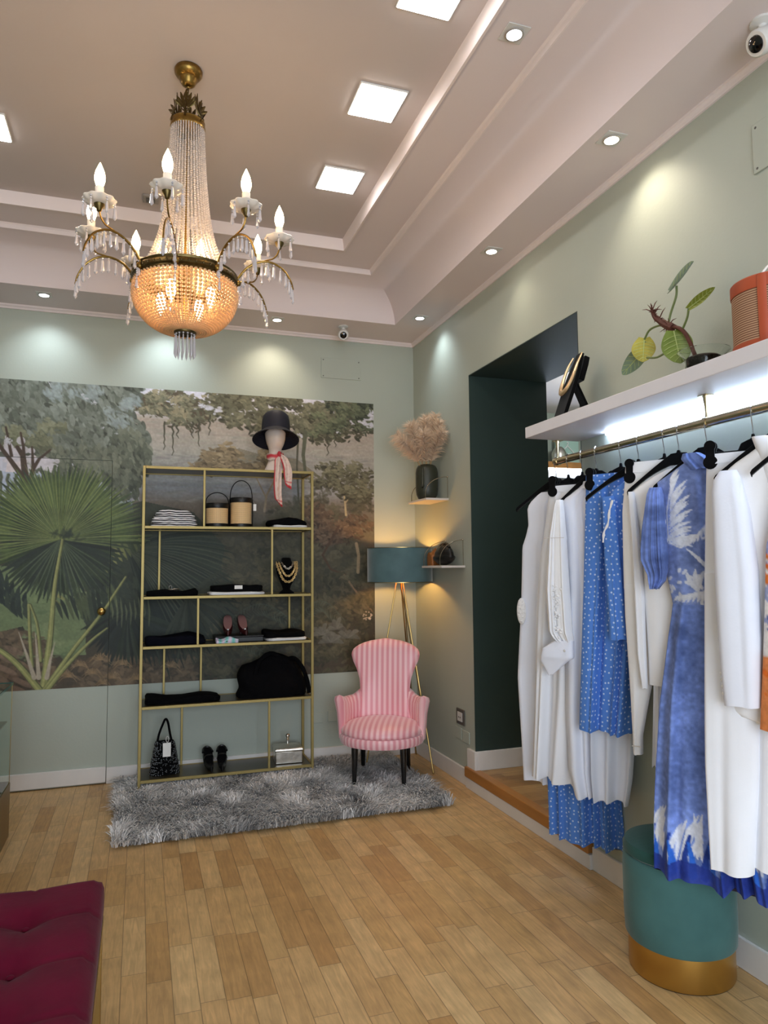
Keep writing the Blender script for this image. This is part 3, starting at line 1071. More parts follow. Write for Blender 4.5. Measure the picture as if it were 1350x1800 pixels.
b.lathe([(.012, 3.50), (.014, 3.47), (.010, 3.44), (.008, 3.2), (.009, 2.9), (.012, 2.8), (.011, 2.56)], n=16)
b.lathe([(.011, 3.455), (.066, 3.460), (.066, 3.466), (.011, 3.466)], n=24)
b.build('stem', 'old_gold', ch)
b = CB()
b.lathe([(.066, 3.442), (.074, 3.446), (.077, 3.456), (.073, 3.466), (.075, 3.480), (.069, 3.486), (.064, 3.480), (.064, 3.446)], n=40)
b.build('crown_ring', 'old_gold', ch)
# palmettes of the crown
pal = MB()
for k in range(7):
    t = (k - 3) / 3
    a = t * 1.0
    ln = .100 * (1 - .45 * abs(t))
    base = Vector((t * .008, 0, .036 + .016 * (1 - abs(t))))
    tip = base + Vector((math.sin(a) * ln * .75, .0, math.cos(a) * ln * .75))
    P = [(base * (1 - q) + tip * q) + Vector((0, -.018 * q * q, 0)) for q in (0, .35, .7, 1)]
    pal.tube(P, [.003, .0062, .0078, .002], n=6, flat=.35, up=(1, 0, 0))
pal.tube([(0, 0, -.01), (0, -.002, .03), (0, -.006, .07)], [.006, .005, .002], n=6, flat=.6, up=(1, 0, 0))
for sx in (-1, 1):
    pal.tube([(0, 0, .01), (sx * .012, 0, .022), (sx * .020, -.002, .034), (sx * .014, -.003, .042)], [.003, .003, .0025, .0015], n=6)
for k in range(6):
    a = .30 + k * PI / 3
    if k == 0:
        p0 = pal.build('palmette', 'bronze', ch, loc=(.074 * math.cos(a), .074 * math.sin(a), 3.478 - TOP), rot=(-.32, 0, a + PI / 2))
    else:
        part_copy(p0, ch, (.074 * math.cos(a), .074 * math.sin(a), 3.478 - TOP), (-.32, 0, a + PI / 2))


def bead_strand(path, r0, r1, nmax=90):
    """beads threaded along a path"""
    b = CB()
    P = curve_pts(path, 120)
    s = [0]
    for a, c in zip(P[:-1], P[1:]):
        s.append(s[-1] + (c - a).length)
    d, k = 0.0, 0
    while d < s[-1] and k < nmax:
        t = d / s[-1]
        r = r0 + (r1 - r0) * t
        q = [float(np.interp(d, s, [p[i] for p in P])) for i in range(3)]
        b.ball(q, (r, r, r * .9), 7, 4)
        d += 1.85 * r
        k += 1
    return b


up = bead_strand([(.071, 0, 3.446), (.074, 0, 3.36), (.083, 0, 3.20), (.102, 0, 3.02), (.132, 0, 2.90), (.168, 0, 2.815), (.205, 0, 2.775)], .0042, .0078, 110)
NS = 40
for k in range(NS):
    a = 2 * PI * k / NS
    if k == 0:
        s0 = up.build('bead_strand', 'bead_clear', ch, rot=(0, 0, a))
    else:
        part_copy(s0, ch, rot=(0, 0, a))
low = bead_strand([(.212, 0, 2.735), (.219, 0, 2.70), (.214, 0, 2.655), (.192, 0, 2.605), (.150, 0, 2.560), (.095, 0, 2.533), (.044, 0, 2.530)], .0098, .0046)
NB = 72
for k in range(NB):
    a = 2 * PI * (k + .5) / NB
    if k == 0:
        s1 = low.build('bowl_bead_strand', 'bead_glass', ch, rot=(0, 0, a))
    else:
        part_copy(s1, ch, rot=(0, 0, a))
b = CB()
b.lathe([(.203, 2.733), (.214, 2.731), (.222, 2.737), (.220, 2.744), (.226, 2.750), (.226, 2.766), (.221, 2.772), (.224, 2.780), (.216, 2.786), (.203, 2.784)], n=72)
for k in range(48):
    a = 2 * PI * k / 48
    b.ball((.2262 * math.cos(a), .2262 * math.sin(a), 2.758), (.0045, .0045, .006), 6, 4)
b.build('ring', 'bronze', ch)
b = CB()
b.lathe([(.004, 2.540), (.040, 2.540), (.047, 2.534), (.047, 2.524), (.043, 2.518), (.038, 2.520), (.004, 2.524)], n=32)
b.build('collar', 'bronze', ch)


def prism_mesh(length, r, beads=1):
    p = MB()
    z = 0.0
    for _ in range(beads):
        p.ball((0, 0, z - .0045), .0045, 6, 4)
        z -= .010
    p.loft([[(rr * math.cos(2 * PI * j / 6), rr * math.sin(2 * PI * j / 6) * .8, z + zz) for j in range(6)] for rr, zz in ((.0012, 0), (r * .6, -.005), (r * .75, -length * .55), (r, -length * .82), (.0008, -length))])
    return p


pm = prism_mesh(.095, .0062)
for k in range(14):
    a = 2 * PI * k / 14
    L_ = (.041 * math.cos(a), .041 * math.sin(a), 2.518 - TOP)
    if k == 0:
        t0 = pm.build('tassel_prism', 'crystal', ch, loc=L_, rot=(0, 0, a), angle=20)
    else:
        part_copy(t0, ch, L_, (0, 0, a))


def flame_bulb():
    b = MB()
    b.lathe([(.010, 0), (.015, .008), (.0205, .028), (.0205, .044), (.016, .066), (.0085, .084), (.003, .097), (.0004, .102)], n=14)
    return b


# bulbs standing inside the ring and hanging in the bowl
ib = None
for k in range(4):
    a = .5 + k * PI / 2
    L_ = (.115 * math.cos(a), .115 * math.sin(a), 2.808 - TOP)
    if ib is None:
        ib = flame_bulb().build('inner_bulb', 'bulb_glow', ch, loc=L_)
    else:
        ib = part_copy(ib, ch, L_)
    c_ = CB()
    c_.lathe([(.010, 2.775), (.011, 2.780), (.0105, 2.807), (.004, 2.809)], c=(L_[0], L_[1], 0), n=12)
    c_.build('lamp_holder', 'candle_white', ch)
for k in range(4):
    a = 1.0 + k * PI / 2
    part_copy(ib, ch, (.120 * math.cos(a), .120 * math.sin(a), 2.715 - TOP), (PI, 0, 0), 'inner_bulb')

# arms: modelled pointing along +x, radius from the axis, height above the floor
ARCH = [(.208, 0, 2.742), (.232, 0, 2.785), (.270, 0, 2.828), (.325, 0, 2.853), (.375, 0, 2.850), (.425, 0, 2.818), (.455, 0, 2.770), (.466, 0, 2.730)]
AP = curve_pts(ARCH, 40)
arm = CB()
arm.tube(AP, [.0062 - .0022 * i / 39 for i in range(40)], n=8)
arm.ball((.226, 0, 2.752), (.013, .016, .016), 10, 6)
arm.tube(curve_pts([(.330, 0, 2.855), (.352, 0, 2.862), (.378, 0, 2.870), (.396, 0, 2.890), (.405, 0, 2.915)], 14), .0036, n=6)
cup = CB()
cup.lathe([(.004, 2.912), (.009, 2.916), (.011, 2.924), (.019, 2.936), (.021, 2.946), (.012, 2.949)], c=(.405, 0, 0), n=18)
dish = CB()
rings = []
for r, z_ in ((.010, 2.944), (.034, 2.943), (.054, 2.950), (.064, 2.960), (.062, 2.964), (.048, 2.957), (.014, 2.953)):
    rings.append([(.405 + (r + ((.0030) * math.cos(10 * 2 * PI * j / 60) if r > .03 else 0)) * math.cos(2 * PI * j / 60), (r + ((.0030) * math.cos(10 * 2 * PI * j / 60) if r > .03 else 0)) * math.sin(2 * PI * j / 60), z_) for j in range(60)])
dish.loft(rings)
candle = CB()
candle.lathe([(.0165, 2.950), (.0165, 3.010), (.0155, 3.014), (.006, 3.015)], c=(.405, 0, 0), n=16)
fp = prism_mesh(.060, .0094)
pp = prism_mesh(.052, .0088, 2)
rp = prism_mesh(.040, .0085, 5)
src = {}
for k in range(8):
    a = .552 + k * PI / 4

    def sub(key, mbx, m, parent, **kw):
        if key in src:
            return part_copy(src[key], parent, kw.get('loc'), kw.get('rot'))
        src[key] = mbx.build(key, m, parent, **kw)
        return src[key]
    ar = sub('arm', arm, 'old_gold', ch, rot=(0, 0, a))
    sub('candle_cup', cup, 'bronze', ar)
    sub('drip_dish', dish, 'milk_glass', ar)
    sub('candle', candle, 'candle_white', ar)
    sub('candle_bulb', flame_bulb(), 'bulb_glow', ar, loc=(.405, 0, 3.014 - TOP))
    for j in range(12):
        q = AP[int(5 + j * 3.05)]
        sub('crystal_prism', fp, 'crystal', ar, loc=(q.x, 0, q.z - .004 - TOP), rot=(0, 0, j * .7), angle=20)
    for j in range(6):
        b_ = 2 * PI * (j + .5) / 6
        sub('crystal_pendant', pp, 'crystal', ar, loc=(.405 + .058 * math.cos(b_), .058 * math.sin(b_), 2.957 - TOP), rot=(0, 0, b_), angle=20)
    sub('ring_pendant', rp, 'crystal', ar, loc=(.236, 0, 2.742 - TOP), rot=(0, 0, 0), angle=20)

# ================================================================== gold shelving unit on the rug
mat('shelf_gold', (158, 140, 88), 0.45, metal=0.6, noise=(12, .06))
mat('shelf_panel', (62, 56, 40), 0.3, metal=0.3, noise=(8, .08))
mat('black_cloth', (9, 9, 11), 0.95, noise=(24, .25), bump=(160, .2), spec=.1)
mat('navy_cloth', (12, 13, 22), 0.95, noise=(24, .25), bump=(160, .2), spec=.1)
mat('white_cloth', (226, 226, 226), 0.8, noise=(10, .03), bump=(120, .08), spec=.3)
mat('black_leather', (14, 13, 13), 0.38, noise=(30, .2), bump=(120, .2))
mat('velvet_black', (6, 6, 7), 0.95, noise=(60, .2), sheen=.15, spec=.1)
mat('gold_chain', (240, 208, 146), 0.35, metal=0.6, noise=(60, .1))
mat('silver_metal', (206, 200, 190), 0.28, metal=1.0, noise=(22, .14), bump=(40, .12))
mat('tag_white', (236, 235, 232), 0.6, noise=(30, .02))
mat('mannequin', (226, 208, 196), 0.55, noise=(12, .04))
mat('burgundy_leather', (58, 20, 22), 0.3, noise=(30, .2))
mat('insole_pink', (150, 108, 104), 0.6, noise=(30, .08))
mat('gem_white', (240, 240, 240), 0.1, metal=.6, noise=(30, .05))


def wave_mat(name, c0, c1, scale, axis, rough=.8, soft=.15, attr_uv=False, distort=0.0, bias=.5, sheen=0.0):
    """two-colour stripes along an object axis or the u coordinate"""
    m = mat(name, c0, rough, sheen=sheen)
    nt = m.node_tree
    N, L = nt.nodes.new, nt.links.new
    tc = N('ShaderNodeTexCoord')
    sep = N('ShaderNodeSeparateXYZ')
    L(tc.outputs['UV' if attr_uv else 'Object'], sep.inputs[0])
    src = sep.outputs[axis]
    if distort:
        n = N('ShaderNodeTexNoise')
        n.inputs['Scale'].default_value = 9
        L(tc.outputs['Object'], n.inputs['Vector'])
        a = N('ShaderNodeMath')
        a.operation = 'MULTIPLY_ADD'
        L(n.outputs['Fac'], a.inputs[0])
        a.inputs[1].default_value = distort
        L(src, a.inputs[2])
        src = a.outputs[0]
    k = N('ShaderNodeMath')
    k.operation = 'MULTIPLY'
    L(src, k.inputs[0])
    k.inputs[1].default_value = scale
    f = N('ShaderNodeMath')
    f.operation = 'PINGPONG'
    L(k.outputs[0], f.inputs[0])
    f.inputs[1].default_value = 1
    mr = N('ShaderNodeMapRange')
    mr.interpolation_type = 'SMOOTHSTEP'
    mr.inputs[1].default_value, mr.inputs[2].default_value = bias - soft, bias + soft
    L(f.outputs[0], mr.inputs[0])
    mx = N('ShaderNodeMix')
    mx.data_type = 'RGBA'
    L(mr.outputs[0], mx.inputs[0])
    mx.inputs[6].default_value = lin(c0) + (1,)
    mx.inputs[7].default_value = lin(c1) + (1,)
    L(mx.outputs[2], nt.nodes['Principled BSDF'].inputs['Base Color'])
    return m


wave_mat('striped_jersey', (232, 230, 232), (26, 26, 34), 118, 2, soft=.08, distort=.022, bias=.5)

SX0, SX1, SY0, SY1 = -2.142, -.955, -.345, -.025
LEV = [2.209, 1.792, 1.305, .967, .563, .078]
T_ = .0095
su = thing('shelving_unit', 'tall open gold metal shelving unit with six dark shelves standing on the shaggy rug', 'shelving unit', ((SX0 + SX1) / 2, (SY0 + SY1) / 2, .022))
OX, OY, OZ = su.location


def LB():
    b = MB()
    b.m = Matrix.Translation((-OX, -OY, -OZ))
    return b


for x in (SX0, SX1):
    for y in (SY0, SY1):
        LB().box(x - T_, x + T_, y - T_, y + T_, .022, LEV[0] + T_).build('post', 'shelf_gold', su, bevel=.0015)
for z in LEV:
    b = LB()
    for y in (SY0, SY1):
        b.box(SX0 + T_, SX1 - T_, y - T_ + .001, y + T_ - .001, z - T_, z + T_)
    for x in (SX0, SX1):
        b.box(x - T_ + .001, x + T_ - .001, SY0 + T_, SY1 - T_, z - T_, z + T_)
    sh = LB().box(SX0 + T_, SX1 - T_, SY0 + T_, SY1 - T_, z - .004, z + .007).build('shelf', 'shelf_panel', su)
    b.build('rim', 'shelf_gold', sh, bevel=.0015)
D_ = .0075
for x, y, k in [(-1.736, SY0, 0), (-1.253, SY0, 1), (-1.770, SY0, 2), (-1.269, SY0, 4), (-2.026, SY1, 1), (-1.982, SY1, 3), (-1.721, SY1, 3), (-1.852, SY1, 4), (-1.062, SY1, 2)]:
    LB().box(x - D_, x + D_, y - D_, y + D_, LEV[k + 1] + T_, LEV[k] - T_).build('divider', 'shelf_gold', su, bevel=.0012)
ZS = [z + .0075 for z in LEV]


def slab(w, d, h, seed=0, n=72, lump=.12, edge=.35, sag=0.0, taper=0.0):
    """a folded piece of cloth: rounded, slightly lumpy slab, base at z=0, centred"""
    r = np.random.default_rng(seed)
    ph = r.uniform(0, 6.28, 8)
    am = r.uniform(.3, 1, 8)

    def wob(a, z):
        return sum(am[k] * math.sin((k + 2) * a + ph[k] + z * 9 * (k % 3)) for k in range(6)) / 3
    rings = []
    prof = [(.96, 0), (1.0, .18), (.985, .42), (1.0, .62), (.99, .82), (.955, .97), (.86, 1.02), (.6, 1.04), (.3, 1.02), (.04, 1.03)]
    for s, zz in prof:
        ring = []
        for j in range(n):
            a = 2 * PI * j / n
            c, sn = math.cos(a), math.sin(a)
            k = .28
            x = math.copysign(abs(c) ** k, c)
            y = math.copysign(abs(sn) ** k, sn)
            q = 1 + lump * .09 * wob(a, zz) * (1 if zz > 0 else .5)
            xx, yy = x * s * q * w / 2 * (1 - taper * zz), y * s * q * d / 2 * (1 - taper * zz)
            hz = h * zz
            if zz > .5:
                hz += h * lump * (.8 * math.sin(xx / w * 9 + ph[0]) + .6 * math.sin(yy / d * 5 + xx / w * 4 + ph[1])) - sag * abs(x * s) ** 2 * h
            ring.append((xx, yy, hz))
        rings.append(ring)
    return MB().loft(rings)


def folded(name, label, x0, x1, z, h, m, seed, y=-.185, d=.24, group=None, rz=0.0, lump=.12, sag=0.0, cat='folded garment', taper=0.0):
    o = slab(x1 - x0, d, h, seed, lump=lump, sag=sag, taper=taper).build(name, m, loc=((x0 + x1) / 2, y, z), rot=(0, 0, rz), angle=60)
    return tag(o, label, cat, group)


# ---- top of the unit: head, hat, scarf
HX, HY, HZ = -1.222, -.285, ZS[0] + .003
hd = thing('head_mannequin', 'pale faceless display head standing on top of the gold shelving unit', 'display head', (HX, HY, HZ))
prof = [(0, .078, .066, 0), (.012, .076, .064, 0), (.05, .058, .050, 0), (.085, .046, .045, .002), (.13, .043, .046, .004), (.165, .048, .056, -.004), (.185, .056, .072, -.014), (.205, .064, .080, -.014), (.24, .072, .088, -.010), (.28, .076, .092, -.004), (.32, .075, .092, 0), (.36, .066, .082, .004), (.385, .048, .060, .006), (.398, .022, .028, .006), (.401, .003, .003, .006)]
rings = []
for z, rx, ry, dy in prof:
    ring = []
    for j in range(40):
        a = 2 * PI * j / 40
        x, y = rx * math.cos(a), ry * math.sin(a) + dy
        f = max(0, -math.sin(a)) ** 10
        if .2 < z < .30:                       # nose ridge and eye hollows
            nose = math.exp(-((z - .235) / .018) ** 2) * .012
            y -= f * nose
            y += .006 * math.exp(-((z - .262) / .012) ** 2) * math.exp(-((abs(x) - .03) / .014) ** 2) * (1 if math.sin(a) < 0 else 0)
        if .17 < z < .22:
            y -= f * .004 * math.exp(-((z - .205) / .008) ** 2)
        ring.append((x, y, z))
    rings.append(ring)
MB().loft(rings).build('head', 'mannequin', hd, angle=80)

wave_mat('straw_navy', (34, 34, 52), (12, 12, 18), 190, 2, rough=.65, soft=.4, distort=.002)
hat = thing('bucket_hat', 'navy straw hat with a turned-down brim, worn by the display head', 'hat', (HX + .004, HY - .006, HZ + .325), rz=.1)
hm = Matrix.Rotation(math.radians(-17), 4, 'X') @ Matrix.Rotation(math.radians(5), 4, 'Y')
b = MB()
b.m = hm
b.lathe([(.104, -.045), (.105, 0), (.102, .05), (.096, .088), (.084, .106), (.055, .113), (.001, .115), (.001, .111), (.052, .109), (.080, .101), (.092, .086), (.098, .05), (.101, 0), (.100, -.045)], n=56)
b.build('crown', 'straw_navy', hat, angle=60)
b = MB()
b.m = hm
b.lathe([(.104, -.038), (.118, -.052), (.146, -.074), (.170, -.098), (.172, -.102), (.168, -.101), (.144, -.079), (.116, -.057), (.100, -.042)], n=64)
b.build('brim', 'straw_navy', hat, angle=60)

mat('scarf_red', (196, 52, 62), .6, noise=(30, .08))
SCW, SCH = 60, 260
sc_ = Canvas(SCW, SCH, (226, 204, 192))
rr_ = np.random.default_rng(3)
for _ in range(700):
    sc_.dab(rr_.uniform(0, SCW), rr_.uniform(0, SCH), rr_.uniform(.6, 2), rr_.uniform(.5, 1), rr_.uniform(0, 3), [(196, 132, 120), (160, 136, 128), (212, 160, 150), (180, 110, 104)][int(rr_.integers(4))], .7)
sc_.a[:, :7] = np.array((196, 56, 66)) / 255
sc_.a[-16:] = np.array((196, 56, 66)) / 255
sc_.a[-36:-28] = np.array((206, 90, 92)) / 255
SCL = srgb_lin(sc_.a)
mat('scarf_print', (220, 190, 180), .6, attr='paint', noise=(60, .05))
scf = thing('silk_scarf', 'pink and red patterned scarf knotted round the neck of the display head', 'scarf', (HX, HY, HZ))


def scarf_tail(path, widths, twist, name):
    b = MB()
    C = curve_pts(path, 40)
    n = 12
    rings, cols = [], []
    for i, p in enumerate(C):
        t = i / 39
        w_ = float(np.interp(t, [q[0] for q in widths], [q[1] for q in widths]))
        ring = []
        for j in range(2 * n):
            s = j / (n - 1) if j < n else (2 * n - 1 - j) / (n - 1)
            side = 1 if j < n else -1
            x = (s - .5) * w_
            y = .010 * math.sin(s * 7 + t * 3 + twist) + side * .0012
            zd = -twist * .0 - (s - .5) * w_ * .8 * smoothstep(.8, 1, t)
            ring.append((p.x + x, p.y + y, p.z + zd))
            cols.append(tuple(SCL[int(t * (SCH - 1)), int(s * (SCW - 1))]))
        rings.append(ring)
    b.loft(rings, cols=cols)
    return b.build(name, 'scarf_print', scf, colors=True, angle=80)


scarf_tail([(.018, -.062, .120), (.010, -.080, .07), (.008, -.086, -.01), (.006, -.083, -.10), (.010, -.080, -.20), (.030, -.080, -.265)], [(0, .02), (.2, .05), (.6, .058), (.85, .05), (1, .02)], 0, 'scarf_tail')
scarf_tail([(.026, -.060, .125), (.050, -.078, .09), (.074, -.086, .02), (.080, -.084, -.05), (.082, -.080, -.125)], [(0, .02), (.25, .055), (.7, .062), (1, .045)], 1.7, 'scarf_tail')
b = MB()
rings, cols = [], []
for i in range(33):
    a = 2 * PI * i / 32
    R_ = .054
    ring = []
    for j in range(10):
        q = 2 * PI * j / 10
        ring.append(((R_ + .010 * math.cos(q)) * math.cos(a), (R_ + .010 * math.cos(q)) * math.sin(a) - .004, .112 + .026 * math.sin(q) + .014 * math.sin(a * 1 + .6) + .004 * math.sin(5 * a + q)))
        cols.append(tuple(SCL[int(i / 32 * 150) + 20, int((j / 9) * (SCW - 1))]))
    rings.append(ring)
b.loft(rings, cap=False, cols=cols)
b.build('scarf_collar', 'scarf_print', scf, colors=True, angle=80)
b = MB()
b.ball((.020, -.066, .120), (.016, .012, .020), 12, 8)
b.tube(curve_pts([(.02, -.066, .135), (.016, -.074, .12), (.024, -.078, .10)], 8), .010, n=8)
b.build('scarf_knot', 'scarf_red', scf)

# ---- second shelf: striped tops, cane bags, black and white tops
zz = ZS[1]
for k, (x0, x1, h, dsg) in enumerate([(-2.094, -1.776, .028, 0), (-2.090, -1.780, .028, 0), (-2.074, -1.792, .030, .1), (-2.062, -1.812, .034, .6)]):
    lab = ['folded striped top at the bottom of its stack', 'folded striped top, second from the bottom of its stack', 'folded striped top, third from the bottom of its stack', 'folded striped top lying on top of its stack'][k]
    folded('folded_striped_shirt', lab, x0, x1, zz, h, 'striped_jersey', 20 + k, group='striped tops folded on the shelf', sag=dsg, lump=.10)
    zz += h * 1.03

mat('cane_weave', (206, 166, 112), .6, noise=(14, .1), bump=(10, .05))


def cane_material():
    m = MATS['cane_weave']
    nt = m.node_tree
    N, L = nt.nodes.new, nt.links.new
    tc = N('ShaderNodeTexCoord')
    mp = N('ShaderNodeMapping')
    mp.inputs['Scale'].default_value = (100, 100, 1)
    L(tc.outputs['UV'], mp.inputs[0])
    ck = N('ShaderNodeTexVoronoi')
    ck.inputs['Scale'].default_value = 1
    ck.inputs['Randomness'].default_value = .05
    L(mp.outputs[0], ck.inputs['Vector'])
    mr = N('ShaderNodeMapRange')
    mr.inputs[1].default_value, mr.inputs[2].default_value, mr.inputs[3].default_value, mr.inputs[4].default_value = .18, .34, .25, 1
    L(ck.outputs['Distance'], mr.inputs[0])
    mx = N('ShaderNodeMix')
    mx.data_type = 'RGBA'
    mx.blend_type = 'MULTIPLY'
    mx.inputs[0].default_value = 1
    mx.inputs[6].default_value = lin((240, 202, 148)) + (1,)
    L(mr.outputs[0], mx.inputs[7])
    L(mx.outputs[2], nt.nodes['Principled BSDF'].inputs['Base Color'])


cane_material()


def cane_bag(label, x, r, h, hh, tagged):
    t = thing('cane_bucket_bag', label, 'handbag', (x, -.20, ZS[1]), group='cane and black leather bucket bags')
    z0, z1 = .028, h - .034
    b = MB()
    n = 48
    rings, uvs = [], []
    for i in range(10):
        z = z0 + (z1 - z0) * i / 9
        rr = r * (1 - .012 * math.sin(PI * i / 9))
        rings.append([(rr * math.cos(2 * PI * j / n), rr * math.sin(2 * PI * j / n), z) for j in range(n + 1)])
        uvs += [(2 * PI * r * j / n, z) for j in range(n + 1)]
    b.loft(rings, cap=False, closed_u=False, uvs=uvs)
    b.build('cane_body', 'cane_weave', t, uv=True)
    MB().lathe([(.001, 0), (r + .003, 0), (r + .004, .004), (r + .004, .027), (r + .001, .030), (.001, .030)], n=48).build('base_band', 'black_leather', t)
    MB().lathe([(r - .004, h - .036), (r + .003, h - .037), (r + .005, h - .033), (r + .005, h - .004), (r + .002, h), (r - .004, h - .001), (.001, h - .006)], n=48).build('top_band', 'black_leather', t)
    for sx in (-1, 1):
        b = MB()
        b.tube([(sx * (r + .006), 0, .004), (sx * (r + .007), 0, h * .5), (sx * (r + .008), 0, h - .01)], .009, n=8, flat=.3, up=(0, 1, 0))
        b.build('side_strap', 'black_leather', t)
    pts = [(-(r + .006), 0, h - .03)] + [(-(r + .004) * math.cos(PI * k / 16), -.01 * math.sin(PI * k / 16), h - .01 + (hh - h + .01) * math.sin(PI * k / 16) ** .8) for k in range(17)] + [((r + .006), 0, h - .03)]
    b = MB()
    b.tube(pts, .0095, n=8, flat=.35, up=(0, 1, 0))
    b.build('handle', 'black_leather', t)
    if tagged:
        MB().box(r + .008, r + .030, -.032, -.031, h - .095, h - .045).build('price_tag', 'tag_white', t)
        b = MB()
        b.tube([(r + .010, -.005, h - .02), (r + .018, -.03, h - .046)], .001, n=5)
        b.build('tag_string', 'tag_white', t)
    return t


cane_bag('shorter cane bucket bag with black bands and a low handle', -1.632, .079, .178, .258, False)
cane_bag('taller cane bucket bag with a high black handle and price tag', -1.458, .077, .222, .352, True)
folded('folded_white_shirt', 'folded white top under the black one, top right of the shelving unit', -1.235, -.975, ZS[1], .020, 'white_cloth', 31, d=.26)
folded('folded_black_shirt', 'thick folded black top below the scarf, top right of the shelving unit', -1.262, -.978, ZS[1] + .021, .050, 'black_cloth', 32, sag=.35)

# ---- third shelf
folded('folded_black_garment', 'folded black garment with silver jewellery lying on it, left of the third shelf', -2.115, -1.765, ZS[2], .034, 'black_cloth', 33, sag=-.2, lump=.3)
t = thing('bracelet', 'silver bracelet with a loop lying on the folded black garment', 'bracelet', (-1.93, -.25, ZS[2] + .046), rz=.3)
b = MB()
b.tube([(.036 * math.cos(a), .024 * math.sin(a), .004 * math.sin(3 * a)) for a in np.linspace(0, 2 * PI, 24, endpoint=False)], .0042, n=8, closed=True)
b.build('band', 'silver_metal', t)
b = MB()
b.tube([(-.03 + .010 * math.cos(a), -.012, .014 + .014 * math.sin(a)) for a in np.linspace(0, 2 * PI, 14, endpoint=False)], .0028, n=6, closed=True)
b.build('clasp', 'silver_metal', t)
folded('folded_white_shirt', 'folded white top under the black one in the middle of the third shelf', -1.690, -1.290, ZS[2], .022, 'white_cloth', 34, d=.26)
o = folded('folded_black_shirt', 'folded black top with a white label in the middle of the third shelf', -1.670, -1.305, ZS[2] + .023, .045, 'black_cloth', 35)
MB().box(-.028, .028, -.128, -.127, .020, .046).build('neck_label', 'tag_white', o)
# necklace bust
nb = thing('necklace_bust', 'black velvet necklace bust on the third shelf, at right', 'display bust', (-1.118, -.21, ZS[2]))
prof = [(0, .058, .040, .0), (.012, .056, .038, 0), (.03, .028, .022, .01), (.055, .034, .024, .012), (.10, .058, .034, .004), (.15, .078, .040, .0), (.19, .083, .042, .004), (.215, .066, .040, .012), (.235, .042, .034, .02), (.262, .036, .030, .024), (.268, .030, .026, .024)]
MB().loft([[(rx * math.cos(2 * PI * j / 32), ry * math.sin(2 * PI * j / 32) + dy, z) for j in range(32)] for z, rx, ry, dy in prof]).build('torso', 'velvet_black', nb, angle=80)


def chain_necklace(label, pts, link, r, m, n):
    """links strung on a drooping curve, alternate links turned"""
    t = thing('chain_necklace', label, 'necklace', (-1.118, -.21, ZS[2]), group='chain necklaces on the black bust')
    C = curve_pts(pts, 160)
    s = [0]
    for a, c in zip(C[:-1], C[1:]):
        s.append(s[-1] + (c - a).length)
    b = MB()
    for k in range(n):
        d = s[-1] * (k + .5) / n
        i = int(np.searchsorted(s, d))
        i = min(max(i, 1), 159)
        p, tg = C[i], (C[i] - C[i - 1]).normalized()
        side = tg.cross(Vector((0, -1, 0))).normalized()
        nor = side if k % 2 else Vector((0, -1, 0))
        b.tube([p + tg * link * 1.35 * math.cos(a) + nor * link * .8 * math.sin(a) for a in np.linspace(0, 2 * PI, 10, endpoint=False)], r, n=5, closed=True)
    b.build('links', m, t)
    return t


chain_necklace('thick gold chain necklace, the longest one on the black bust', [(-.080, -.005, .235), (-.066, -.044, .17), (-.035, -.05, .105), (0, -.05, .088), (.035, -.05, .105), (.066, -.044, .17), (.075, -.005, .235)], .0085, .0026, 'gold_chain', 30)
chain_necklace('gold chain necklace, the middle one on the black bust', [(-.062, -.01, .235), (-.05, -.050, .185), (-.022, -.054, .140), (0, -.054, .132), (.022, -.054, .140), (.05, -.05, .185), (.06, -.01, .235)], .0075, .0024, 'gold_chain', 26)
chain_necklace('short silver chain necklace, the topmost one on the black bust', [(-.046, -.015, .235), (-.03, -.046, .205), (0, -.05, .185), (.03, -.046, .205), (.046, -.015, .235)], .007, .002, 'silver_metal', 18)

# ---- fourth shelf
folded('folded_trousers', 'folded dark trousers at the left end of the fourth shelf', -2.120, -1.705, ZS[3], .058, 'navy_cloth', 41, lump=.22, sag=.2)
t = thing('shoe_box', 'low black box under the burgundy shoes', 'box', (-1.47, -.17, ZS[3]))
MB().box(-.17, .17, -.10, .10, 0, .034).build('base', 'black_plastic', t, bevel=.003)
MB().box(-.173, .173, -.103, .103, .034, .044).build('lid', 'black_leather', t, bevel=.003)
wave_mat('iridescent', (214, 200, 222), (120, 196, 190), 40, 0, rough=.22, soft=.45, distort=.06)
tag(slab(.16, .05, .030, 44, lump=.4).build('foil_pouch', 'iridescent', loc=(-1.565, -.312, ZS[3]), rot=(0, 0, .06)), 'shiny pale iridescent pouch lying in front of the black box', 'pouch')
folded('folded_white_shirt', 'folded white top under the black one, right end of the fourth shelf', -1.285, -.985, ZS[3], .020, 'white_cloth', 45, d=.26, rz=.05)
folded('folded_black_shirt', 'folded black top at the right end of the fourth shelf', -1.292, -.990, ZS[3] + .021, .040, 'black_cloth', 46, lump=.25)


